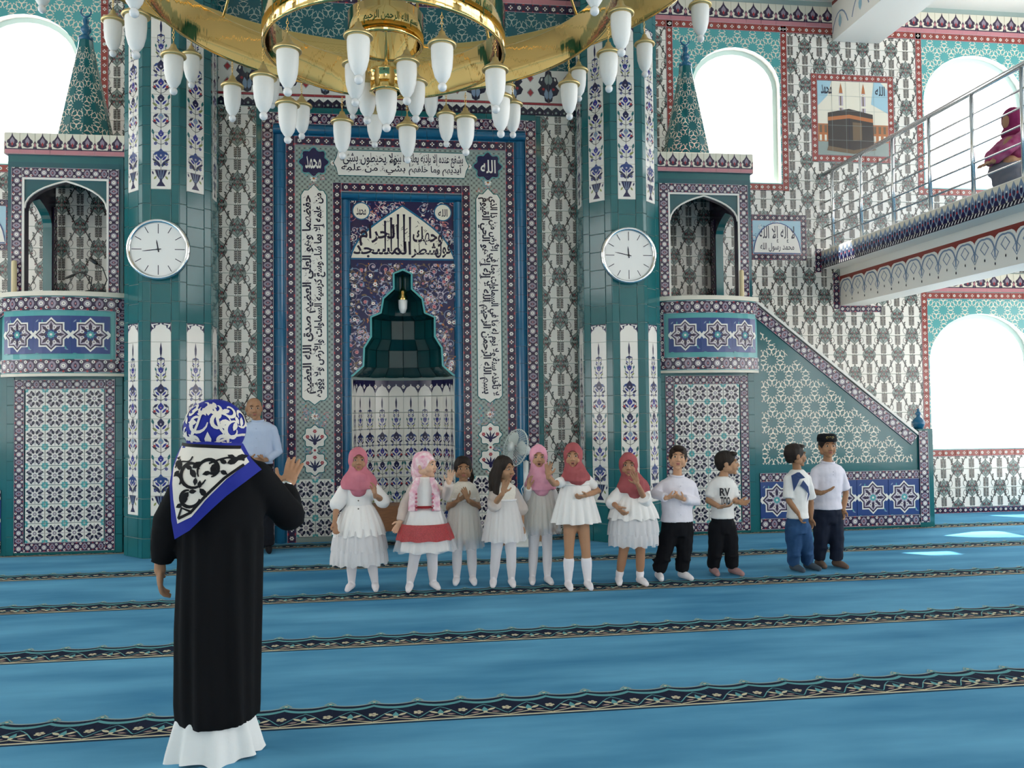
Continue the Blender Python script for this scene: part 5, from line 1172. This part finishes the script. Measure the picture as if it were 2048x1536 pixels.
# 2 patterned scarf, red sequin skirt
PATS = cloth('pink_print_scarf', '#d98aa6', .8, '#f0e2e0', scale=26)
SEQ = mat('red_sequin', '#8d1420', .3, spec=.8, col2='#c23a3f', scale=160, bump=.8, bscale=200)
def red_skirt(d):
    P, par, x = d['P'], d['par'], d['wx']; s = 1/238.
    skirt(par, 'skirt', (x, 0), P(0, 1128).z, P(0, 1036).z, 46*s, 38*s, 28*s, 22*s, W_COT, 14, .014, .004); skirt(par, 'overskirt', (x, 0), P(0, 1128).z, P(0, 1034).z, 62*s, 47*s, 29*s, 23*s, TULLE2, 19, .008, .008)
    skirt(par, 'sequin_band', (x, 0), P(0, 1104).z, P(0, 1070).z, 57*s, 43.5*s, 46*s, 35.2*s, SEQ, 19, .006, .004)
    MB().lathe([(28*s, -.018), (29.5*s, -.016), (29.5*s, .016), (28*s, .018)], mat('red_band', '#8f1520', .7), 28, (x, 0, P(0, 1036).z), sy=.82).build('waistband', par, True, local=True)
    nb = d['nb']
    for q, x1 in ((-1, 826), (1, 872)):
        a = P(836 if q < 0 else 864, 955, -.09); b = P(x1, 985, -.11); c_ = P(x1+q*2, 1022, -.11); mb = MB()
        loft(mb, [((c_.x, c_.y, c_.z), .032, .014), ((b.x, b.y, b.z), .034, .018), ((a.x, a.y, a.z), .022, .02)]); t = on(par, 'scarf_end', blob(mb, .008, 2, (), .0016), PATS)
        for i in range(5): mb = MB(); ell(mb, (c_.x-q*.034, c_.y-.008, c_.z+.01+i*.032), (.011, .008, .011)); on(t, 'pompom', mb.mesh('pompom', True), ROSE)
def tied_scarf(par, c, h, Rm, nb):
    s = h/.215; mb = MB(); W = lambda p: c+Rm @ (Vector(p)*s)
    ell(mb, W((0, .022, .026)), (.086*s, .1*s, .094*s), Rm, 20, 12); limb(mb, [W((0, .085, -.01)), W((.01, .1, -.06)), W((.02, .085, -.13))], [.05*s, .045*s, .05*s]); ell(mb, W((0, .04, -.06)), (.06*s, .07*s, .05*s), Rm)
    cut = MB(); ell(cut, W((0, -.135, -.05)), (.09*s, .13*s, .115*s), Rm, 26, 16); on(par, 'headscarf', blob(mb, .0075, 3, [cut], .0014), PATS)
person('girl in a tied pink print headscarf and white skirt with a red sequin band, waving', 7.03, (845, 1185), (851, 930, .21, 58, 0, 0), ((824, 968), (876, 968)),
       ([(809, 1008, .02), (802, 1042, -.02)], (787, 1066, -.05), (.3, -.9, 0), 1, (.15, .2)), ([(892, 992, -.08), (898, 966, -.24)], (904, 938, -.27), (.1, -1, 0), -1, (.08, .45)), ((820, 1181, -.015), (866, 1177, .04)),
       1034, ('sheer', W_COT, 1., 1036, (.006, .016)), {'feet': (TIGHTS, .6, 'stocking')}, '#d3a98d', .125, tied_scarf, group=GRP, extra=red_skirt)
# 3 hair pulled back
person('dark-haired girl in a sleeveless white tulle dress holding both hands before her chest', 7.3, (928, 1178), (926, 938, .205, 0, 0, 0), ((902, 976), (952, 976)),
       ([(897, 1016), (914, 1002, -.13)], (932, 992, -.16), (.2, .4, .6), 1, (.5, .1)), ([(957, 1014), (936, 1000, -.15)], (926, 974, -.17), (-.5, .8, 0), -1, (.15, .35)), ((914, 1168, -.02), (946, 1168, .005)),
       1020, ('dress', W_LACE, .3, 1024, (.002, .006)), {'feet': (TIGHTS, .6, 'stocking')}, '#a1785a', .125, lambda p, c, h, Rm, nb: hair(p, c, h, Rm, 'bun'), group=GRP, extra=full_skirt(1020, 1125, 24, 38, W_LACE, TULLE2, lin=20))
# 4 long hair
person('girl with long loose dark hair in an ivory lace dress, one hand raised', 7.08, (1007, 1176), (1009, 938, .205, 38, 4, 0), ((984, 978), (1032, 978)),
       ([(988, 1010, -.1), (1006, 986, -.24)], (1014, 955, -.27), (0, -1, .1), 1, (.08, .4)), ([(1042, 1018), (1044, 1052, -.02)], (1043, 1080, -.04), (-.6, -.5, 0), -1, (.4, .1)), ((988, 1172, -.02), (1024, 1172, 0)),
       1024, ('sheer', W_LACE, .55, 1028, (.012, .034)), {'feet': (TIGHTS, .6, 'stocking')}, '#a98062', .125, lambda p, c, h, Rm, nb: hair(p, c, h, Rm, 'long'), group=GRP, extra=full_skirt(1024, 1112, 25, 41, W_LACE, TULLE, bow=False, lin=6))
# 5 pale pink scarf
person('girl in a pale pink headscarf and long-sleeved white dress, mouth open, behind a raised hand', 7.25, (1080, 1172), (1077, 915, .2, -6, 0, 0), ((1056, 966), (1104, 966)),
       ([(1051, 1004), (1057, 976, -.12)], (1060, 946, -.15), (.6, -.7, 0), 1, (.2, .2)), ([(1114, 1004), (1109, 1040, -.02)], (1106, 1066, -.03), (-.6, -.5, 0), -1, (.4, .1)), ((1066, 1167, -.02), (1096, 1167, .015)),
       1003, ('dress', W_COT, 1., 1008, (.006, .008)), {'feet': (TIGHTS, .7, 'stocking')}, '#c39876', .125, lambda *a: hijab(*a, PALE, .15, .14), group=GRP, mouth=1., extra=full_skirt(1003, 1098, 24, 39, W_LACE, TULLE2, lin=12))
# 6 rust scarf, knee socks
person('taller girl in a rust-red headscarf, short-sleeved white dress and white knee socks', 6.97, (1157, 1176), (1146, 913, .205, -14, 0, 0), ((1124, 956), (1178, 952)),
       ([(1108, 968, -.1), (1096, 952, -.26)], (1097, 920, -.29), (0, -1, 0), 1, (.06, .45)), ([(1197, 982, .02), (1174, 990, -.13)], (1156, 996, -.17), (.3, .6, .6), -1, (.4, .15)), ((1138, 1178, -.005), (1177, 1177, .0)),
       994, ('dress', W_COT, .3, 998, (.008, .012)), {'feet': (TIGHTS, .235, 'knee_sock')}, '#b08465', .13, lambda *a: hijab(*a, RUST, .11, .125), group=GRP, extra=full_skirt(994, 1078, 26, 47, W_COT, None, 16, False), mouth=.5)
# 7 rust scarf, tiered skirt
person('small girl in a rust-red headscarf and tiered tulle skirt, hand raised to mouth', 7.0, (1262, 1170), (1257, 932, .205, -14, -3, 0), ((1240, 972), (1292, 972)),
       ([(1224, 1004, -.02), (1234, 1014, -.12)], (1242, 1022, -.14), (.4, .4, .4), 1, (.5, .1)), ([(1290, 1000, -.1), (1275, 968, -.22)], (1264, 938, -.25), (-.2, -1, 0), -1, (.08, .4)), ((1240, 1168, -.03), (1282, 1169, .02)),
       1020, ('blouse', W_COT, .6, 1022, (.012, .034)), {'feet': (TIGHTS, .1, 'ankle_sock')}, '#a97d60', .13, lambda *a: hijab(*a, RUST, .15, .145), group=GRP, extra=tiers([(1020, 1072, 26, 50), (1054, 1106, 40, 50), (1085, 1131, 44, 48)], 0))
# 8 to 11 the boys
SHIRT = cloth('white_shirt', '#e3dfe8', .8); TEE = cloth('white_tee', '#e6e4e2', .85); POLO = cloth('white_polo', '#dfdce8', .85)
BH = mat('brown_hair', '#2b1f17', .65, spec=.25, bump=.5, bscale=140)
person('boy in a white long-sleeved shirt and black trousers with his hands together', 7.14, (1345, 1160), (1356, 916, .215, -16, -4, 4), ((1320, 966), (1388, 966)),
       ([(1307, 988, 0), (1334, 996, -.15)], (1350, 992, -.17), (.1, .5, .8), 1, (.7, .1)), ([(1393, 1004, 0), (1366, 998, -.15)], (1350, 992, -.18), (-.1, .5, .8), -1, (.7, .1)), ((1320, 1159, -.02), (1366, 1158, .04)),
       1030, ('shirt', SHIRT, .95, 1043, (.006, .012)), {'trousers': BLK, 'feet': (TIGHTS, .07, 'sock')}, '#c89b7b', .13, lambda p, c, h, Rm, nb: hair(p, c, h, Rm, 'short', BH), group=GRP)
def print_tee(d):
    P = d['P']; a = P(1441, 1000, -.1); s = 1/233.; A = Art(); x0 = d['wx']
    A.add(lettering('RV', (-.005, .035, .085, .105), 'ink', 1, False, fat=.03)).add(lettering('TOO', (0, -.045, .085, .028), 'ink', 1, False, fat=.03)); mb = MB(); y_ = d['k']
    def f(u, v, l):
        xx = a.x+u-.0; t = (xx-d['nb'].x)/(d['hw']+.014); yy = -(.084*y_+.02)*math.sqrt(max(.05, 1-t*t)); return (xx, yy-.004, a.z+v)
    A.emit(mb, f, lambda c_: mat('shirt_print', '#22222a', .8)); mb.build('printed_letters', d['sh'], local=True)
person('boy in a white printed t-shirt and black trousers looking away to the right', 7.22, (1447, 1152), (1454, 926, .212, 72, 0, 0), ((1421, 966), (1468, 966)),
       ([(1416, 1002, 0), (1440, 1014, -.15)], (1462, 1012, -.2), (0, .3, 1), 1, (.3, .2)), ([(1470, 1002, -.02), (1476, 1004, -.16)], (1492, 1006, -.22), (-.5, -.4, .6), -1, (.25, .3)), ((1429, 1149, -.01), (1467, 1149, .04)),
       1026, ('t_shirt', TEE, .36, 1036, (.008, .018)), {'trousers': BLK, 'feet': (cloth('pink_sock', '#a2807f'), .07, 'sock')}, '#b58a6b', .13, lambda p, c, h, Rm, nb: hair(p, c, h, Rm, 'short'), group=GRP, extra=print_tee)
def yoke(d):
    mb = MB(); nb, hw, k = d['nb'], d['hw'], d['k']; q = d['AA']
    m = cloth('navy_print', '#3b4c74'); A = Art().poly([(-hw*.95, -.03), (-hw*.5, .0), (-.03, -.0), (.02, -.05), (-hw*.3, -.06), (-hw*.8, -.17)], 'navy', 1).poly([(.0, -.07), (.05, -.13), (.065, -.2), (.03, -.27), (.045, -.19), (.01, -.15), (-.03, -.12)], 'navy', 1)
    def f(u, v, l): t = max(-1, min(1, u/(hw+.02))); return (nb.x+u, -(.09*k+.018)*math.sqrt(max(.02, 1-t*t*.9)), nb.z+v)
    B = Art()
    for t in A.t:      # split so that the print follows the chest
        p = t[2:]; mids = [((p[i][0]+p[(i+1) % 3][0])/2, (p[i][1]+p[(i+1) % 3][1])/2) for i in range(3)]
        for tr in ((p[0], mids[0], mids[2]), (p[1], mids[1], mids[0]), (p[2], mids[2], mids[1]), tuple(mids)): B.t.append((1, 'navy')+tuple(tr))
    B.emit(mb, f, lambda c_: m); mb.build('chest_print', d['sh'], local=True)
person('shorter boy in blue jeans and white t-shirt with navy shoulders, head turned away', 7.2, (1603, 1143), (1591, 911, .205, 92, 0, 0), ((1574, 952), (1616, 952)),
       ([(1577, 1002, -.04), (1596, 1026, -.08)], (1604, 1050, -.09), (.6, -.3, .1), 1, (.5, .1)), ([(1622, 1000, .06), (1622, 1036, .05)], (1621, 1062, .04), (-.6, -.4, 0), -1, (.4, .1)), ((1590, 1142, .03), (1618, 1139, .05)),
       1028, ('t_shirt', TEE, .45, 1036, (.014, .018)), {'trousers': JEANS, 'feet': (cloth('grey_sock', '#4a5560'), .07, 'sock')}, '#9c7355', .13, lambda p, c, h, Rm, nb: hair(p, c, h, Rm, 'short'), group=GRP, extra=yoke, body_yaw=20)
CAPM = cloth('black_cap', '#15161a'); YEL = mat('cap_badge', '#b59a4c', .5)
def skullcap(par, c, h, Rm, nb):
    hair(par, c, h, Rm, 'short'); s = h/.215; mb = MB()
    mb.lathe([(.0, .128), (.06, .126), (.082, .115), (.09, .085), (.0895, .052), (.083, .05), (.08, .08), (0, .1)], CAPM, 24, sy=1.12); mb.v = [tuple(c+Rm @ (Vector((x, y+.014, z-.004))*s)) for x, y, z in mb.v]; cp = mb.build('skullcap', par, True, local=True)
    A = Art()
    for x in (-.025, 0, .025): A.stroke([(x+.01*math.cos(t), .09+.01*math.sin(t)) for t in [q*PI/4 for q in range(7)]], .004, 'ink', 1)
    mb = MB(); A.emit(mb, lambda u, v, l: tuple(c+Rm @ (Vector((u, .014-1.12*math.sqrt(max(.0, .0905**2-u*u))-.002, v-.004))*s)), lambda q: YEL); mb.build('badge', cp, local=True)
person('taller boy in a black skullcap, white polo shirt and dark trousers, one palm held out', 7.42, (1660, 1140), (1655, 893, .212, -10, 0, 0), ((1627, 938), (1684, 938)),
       ([(1624, 984, 0), (1644, 986, -.15)], (1664, 978, -.2), (0, -.2, 1), 1, (.12, .2)), ([(1692, 986, .01), (1687, 1018, -.02)], (1683, 1042, -.04), (-.6, -.5, 0), -1, (.45, .1)), ((1641, 1134, -.01), (1676, 1135, .03)),
       1008, ('polo', POLO, .42, 1018, (.008, .018)), {'trousers': NAVYT, 'feet': (cloth('brown_sock', '#6d5a50'), .06, 'sock')}, '#a97e5e', .135, skullcap, group=GRP)
# the man standing by the niche
BLUE = cloth('pale_blue_shirt', '#b4c2da', .8)
person('bald man in a pale blue shirt and dark trousers standing behind the woman', 9.25, (517, 1106), (508, 817, .235, 14, 4, 0), ((483, 854), (549, 854)),
       ([(472, 902, 0), (500, 920, -.16)], (516, 920, -.2), (.1, .5, .8), 1, (.5, .1)), ([(557, 904, 0), (530, 920, -.16)], (514, 922, -.2), (-.1, .5, .8), -1, (.5, .1)), ((500, 1106, -.03), (536, 1105, .03)),
       922, ('shirt', BLUE, .95, 928, (.012, .016)), {'trousers': cloth('charcoal_trousers', '#191a20'), 'feet': (cloth('dark_sock', '#1a1a1e'), .08, 'sock')}, '#a67d60', .18, None, adult=True)
# ------------------------------------------------------------------ woman with her back to the viewer
def fine(A, L):
    o = Art(); st = list(A.t)
    while st:
        t = st.pop(); p = t[2:]; e = [math.dist(p[i], p[(i+1) % 3]) for i in range(3)]; i = e.index(max(e))
        if e[i] <= L: o.t.append(t); continue
        a, b, c = p[i], p[(i+1) % 3], p[(i+2) % 3]; m = ((a[0]+b[0])/2, (a[1]+b[1])/2); st += [t[:2]+(a, m, c), t[:2]+(m, b, c)]
    return o
SILK = {'white': cloth('scarf_white', '#dcd6cc', .6, bump=.1), 'royal': cloth('scarf_blue', '#1f2a8c', .6, bump=.1), 'ink': cloth('scarf_black', '#0d0d12', .6, bump=.1)}
ABAYA = cloth('black_abaya', '#0c0d10', .95, bump=.3, bscale=14)
def woman(d):
    par, P = d['par'], d['P']; px = lambda x: P(x, 900).x
    mb = MB(); S = lambda y, x0, x1, b: ((px((x0+x1)/2), .0, P(430, y).z), (px(x1)-px(x0))/2, b)
    loft(mb, [S(1438, 358, 513, .17), S(1400, 354, 514, .172), S(1250, 353, 519, .165), S(1120, 358, 524, .155), S(1020, 362, 528, .15), S(960, 366, 528, .14), S(930, 378, 518, .115), S(905, 405, 492, .08), S(895, 415, 480, .07)], 30)
    for q in (d['AA'], d['BB']):
        pts = [q[0], (q[0]+q[1])/2, q[1], (q[1]*.45+q[2]*.55), q[1]*.08+q[2]*.92]; mb.tube(pts, [.085, .078, .074, .066, .05], SKINM[0], 16); ell(mb, q[0], (.085,)*3); ell(mb, q[1], (.076,)*3)
    ab = blob(mb, .013, 4)
    n = len(ab.vertices); co = np.empty(n*3); no = np.empty(n*3); ab.vertices.foreach_get('co', co); ab.vertices.foreach_get('normal', no); co = co.reshape(-1, 3); no = no.reshape(-1, 3)
    z = co[:, 2]; t = np.arctan2(co[:, 1], co[:, 0]-px(436)); k = np.where((z < 1.0) & (no[:, 2] > -.7), .012*(1-z)*np.sin(7*t+1.5)+.006*np.sin(13*t+2*z), 0); no[:, 2] = 0
    ab.vertices.foreach_set('co', (co+no*k[:, None]).ravel()); ab.update()
    on(par, 'abaya', ab, ABAYA)
    x0 = px(428); skirt(par, 'underskirt', (x0, 0), .004, P(0, 1395).z, .2, .175, .125, .11, cloth('white_skirt', '#dfe2e2', .85), 9, .02, .012, .7)
    for q in (-1, 1):
        mb = MB(); limb(mb, [(x0+q*.07, -.05, .03), (x0+q*.07, .05, .032), (x0+q*.08, .16, .025)], [.032, .036, .028]); mb.v = [(x, y, max(z, .002)) for x, y, z in mb.v]; on(par, 'shoe', blob(mb, .008, 2), BLACK)
    # scarf: hood and shoulder triangle, printed
    c = d['c']; hx, hy, hz = .135, .148, .132; hc = c+Vector((-.005, -.015, .012)); mb = MB(); ell(mb, hc, (hx, hy, hz), None, 26, 18); limb(mb, [hc+Vector((0, -.02, -.07)), hc+Vector((0, -.02, -.16))], [.115, .12], 20)
    hood = on(par, 'headscarf', blob(mb, .01, 4), SILK['royal'])
    A = Art(); rn = random.Random(4)
    for s in (-1, 1):
        for k, (u, v, r_) in enumerate(((.05, .03, .05), (.11, -.01, .045), (.04, .1, .04), (.11, .085, .04), (.17, .05, .05), (.06, -.055, .035))):
            A.stroke([(s*u+r_*(1-.6*t)*math.cos(5.5*t*s+k), v+r_*(1-.6*t)*math.sin(5.5*t*s+k)) for t in [q/14 for q in range(15)]], [.005+.012*math.sin(PI*q/14) for q in range(15)], 'white', 1)
            A.leaf(s*u, v, k*1.1+(0 if s > 0 else PI), .05, .024, 'white', 1); A.leaf(s*(u+.02), v-.03, 2+k*s, .04, .02, 'white', 1)
        A.stroke(bz((0, .12), (s*.06, .09), (s*.02, .03), (s*.07, -.02), 8), .012, 'white', 1); A.stroke(bz((0, -.07), (s*.05, -.06), (s*.1, -.02), (s*.2, -.03), 8), .011, 'white', 1)
    A.leaf(0, -.08, PI/2, .07, .03, 'white', 2).leaf(0, .06, PI/2, .07, .04, 'white', 2)
    def fh(u, v, l):
        a = u/hx; b = v/hz; k = 1.012+.004*l; return (hc.x+hx*k*math.cos(b)*math.sin(a), hc.y-hy*k*math.cos(b)*math.cos(a), hc.z+hz*k*math.sin(b))
    mb = MB(); fine(A, .03).emit(mb, fh, lambda q: SILK[q]); mb.build('scarf_print', hood, local=True)
    X = lambda x: px(x); Z = lambda y: P(430, y).z; Q = lambda L: [(X(x), Z(y)) for x, y in L]
    B = Art()
    B.poly(Q([(370, 884), (430, 880), (494, 886), (510, 915), (530, 938), (505, 958), (470, 984), (430, 1020), (400, 1048), (368, 1066), (360, 1030), (357, 960), (362, 910)]), 'royal', 1)
    B.poly(Q([(372, 888), (430, 886), (490, 892), (508, 922), (470, 952), (430, 992), (404, 1022), (374, 1036), (366, 990), (362, 930)]), 'white', 2)
    B.stroke(Q([(370, 886), (430, 889), (492, 893)]), .014, 'ink', 3)
    B.stroke(Q([(500, 926), (466, 950), (428, 986), (402, 1014), (376, 1026)]), .012, 'ink', 3).stroke(Q([(376, 1026), (384, 1005), (402, 1012)]), .01, 'ink', 3)
    for cx, cy, r_, a0, t1 in ((404, 940, 30, .4, 5.4), (438, 934, 24, 2.6, 5.), (398, 984, 22, .2, 4.6), (372, 955, 16, 3., 4.)):
        B.stroke(Q([(cx+r_*(1-.45*t)*math.cos(a0+t1*t), cy+r_*(1-.45*t)*math.sin(a0+t1*t)) for t in [q/18 for q in range(19)]]), [.006+.010*math.sin(PI*q/18) for q in range(19)], 'ink', 3)
    for cx, cy, a in ((404, 930, .6), (412, 948, 2.2), (440, 938, 1.), (398, 975, 4.), (420, 968, 5.4), (376, 935, 1.6), (470, 922, .3), (458, 936, 3.4), (386, 998, 1.2), (484, 914, .2), (372, 915, 2.)):
        B.leaf(X(cx), Z(cy), a, .05, .026, 'ink', 3); B.leaf(X(cx), Z(cy), a+2.4, .035, .02, 'ink', 3)
    B.stroke(Q(bz((436, 922), (460, 912), (478, 906), (500, 918), 8)), .008, 'ink', 3); B.stroke(Q(bz((366, 930), (380, 905), (395, 930), (404, 908), 8)), .007, 'ink', 3)
    B.t = [t for t in B.t if t[1] != 'ink' or min(q[0] for q in t[2:]) > X(364)]; cxm = px(438)
    def fd(u, v, l):
        t = max(0, min(1, (Z(885)-v)/(Z(960)-Z(885))*-1)); az = .15+.11*t; bz_ = .155+.03*t; q = (u-cxm)/az
        return (u, -bz_*math.sqrt(max(.06, 1-q*q))-.006-round(l-.3)*.0028+.004*math.sin(u*45+v*20), v)
    mb = MB(); fine(B, .035).emit(mb, fd, lambda q: SILK[q]); o = mb.build('scarf_drape', hood, True, local=True); bm = bmesh.new(); bm.from_mesh(o.data); bmesh.ops.remove_doubles(bm, verts=bm.verts, dist=3e-4); bmesh.ops.recalc_face_normals(bm, faces=bm.faces); bm.to_mesh(o.data); bm.free()
    w_ = d['BB'][2]; e = (w_-d['BB'][1]).normalized(); o = MB().tube([w_-e*.012, w_+e*.03], [.036, .035], CHROME, 18).build('bracelet', par, True, local=True)
person('woman in a long black coat and blue and white printed headscarf, seen from behind', 3.94, (436, 1505), (434, 862, .235, 160, 0, 0), ((378, 945), (520, 945)),
       ([(340, 1042, .0), (320, 1132, .02)], (320, 1190, .06), (.9, .3, 0), -1, (.35, .12)), ([(578, 1030, .16), (572, 976, .34)], (594, 915, .42), (.1, 1, .1), 1, (.1, .3)), ((405, 1500, 0), (465, 1500, 0)),
       1110, None, {}, '#a97f62', .185, None, adult=True, extra=woman, away=-1)
# ------------------------------------------------------------------ person crouching on the gallery
gp = empty('person', (6.2, 7.7, 3.606), 'crouching person in a magenta top and grey skirt behind the gallery railing', 'person')
mb = MB(); limb(mb, [(.12, -.05, .32), (-.05, -.02, .5), (-.02, .0, .62)], [.1, .12, .06]); limb(mb, [(.1, .1, .28), (-.16, .1, .3), (-.05, .12, .06)], [.09, .075, .05]); limb(mb, [(.1, -.12, .28), (-.16, -.1, .3), (-.05, -.12, .06)], [.09, .075, .05]); ell(mb, (-.06, 0, .76), (.085, .09, .11)); limb(mb, [(-.05, .12, .56), (-.22, .1, .42), (-.3, .04, .33)], [.045, .04, .03]); limb(mb, [(-.05, -.14, .56), (-.22, -.12, .42), (-.3, -.04, .33)], [.045, .04, .03])
on(gp, 'body', joinm([blob(mb, .012, 3), hand((-.3, .04, .33), (-1, -.2, -.3), (0, 0, -1), .15, 1), hand((-.3, -.04, .33), (-1, .2, -.3), (0, 0, -1), .15, -1)], SKINM[0]), mat('skin_a67d60', '#a67d60', .55, spec=.3))
mb = MB(); limb(mb, [(.14, 0, .3), (.0, 0, .48), (-.03, 0, .6)], [.16, .17, .1]); limb(mb, [(-.05, .13, .56), (-.22, .11, .42), (-.27, .05, .35)], [.065, .06, .05]); limb(mb, [(-.05, -.15, .56), (-.22, -.13, .42), (-.27, -.05, .35)], [.065, .06, .05]); on(gp, 'top', blob(mb, .014, 3, (), .002), cloth('magenta_top', '#9a2f63', .8, '#b06a86'))
mb = MB(); ell(mb, (.0, 0, .17), (.24, .24, .17)); ell(mb, (-.15, 0, .26), (.12, .2, .09)); on(gp, 'skirt', blob(mb, .014, 3, (), .002), cloth('grey_skirt', '#77757c'))
mb = MB(); ell(mb, (-.05, 0, .775), (.1, .105, .125)); ell(mb, (-.02, 0, .64), (.13, .14, .08)); cut = MB(); ell(cut, (-.17, 0, .755), (.09, .065, .08)); on(gp, 'headscarf', blob(mb, .01, 3, [cut]), cloth('magenta_scarf', '#7d2550'))
bpy.data.scenes.remove(WS)
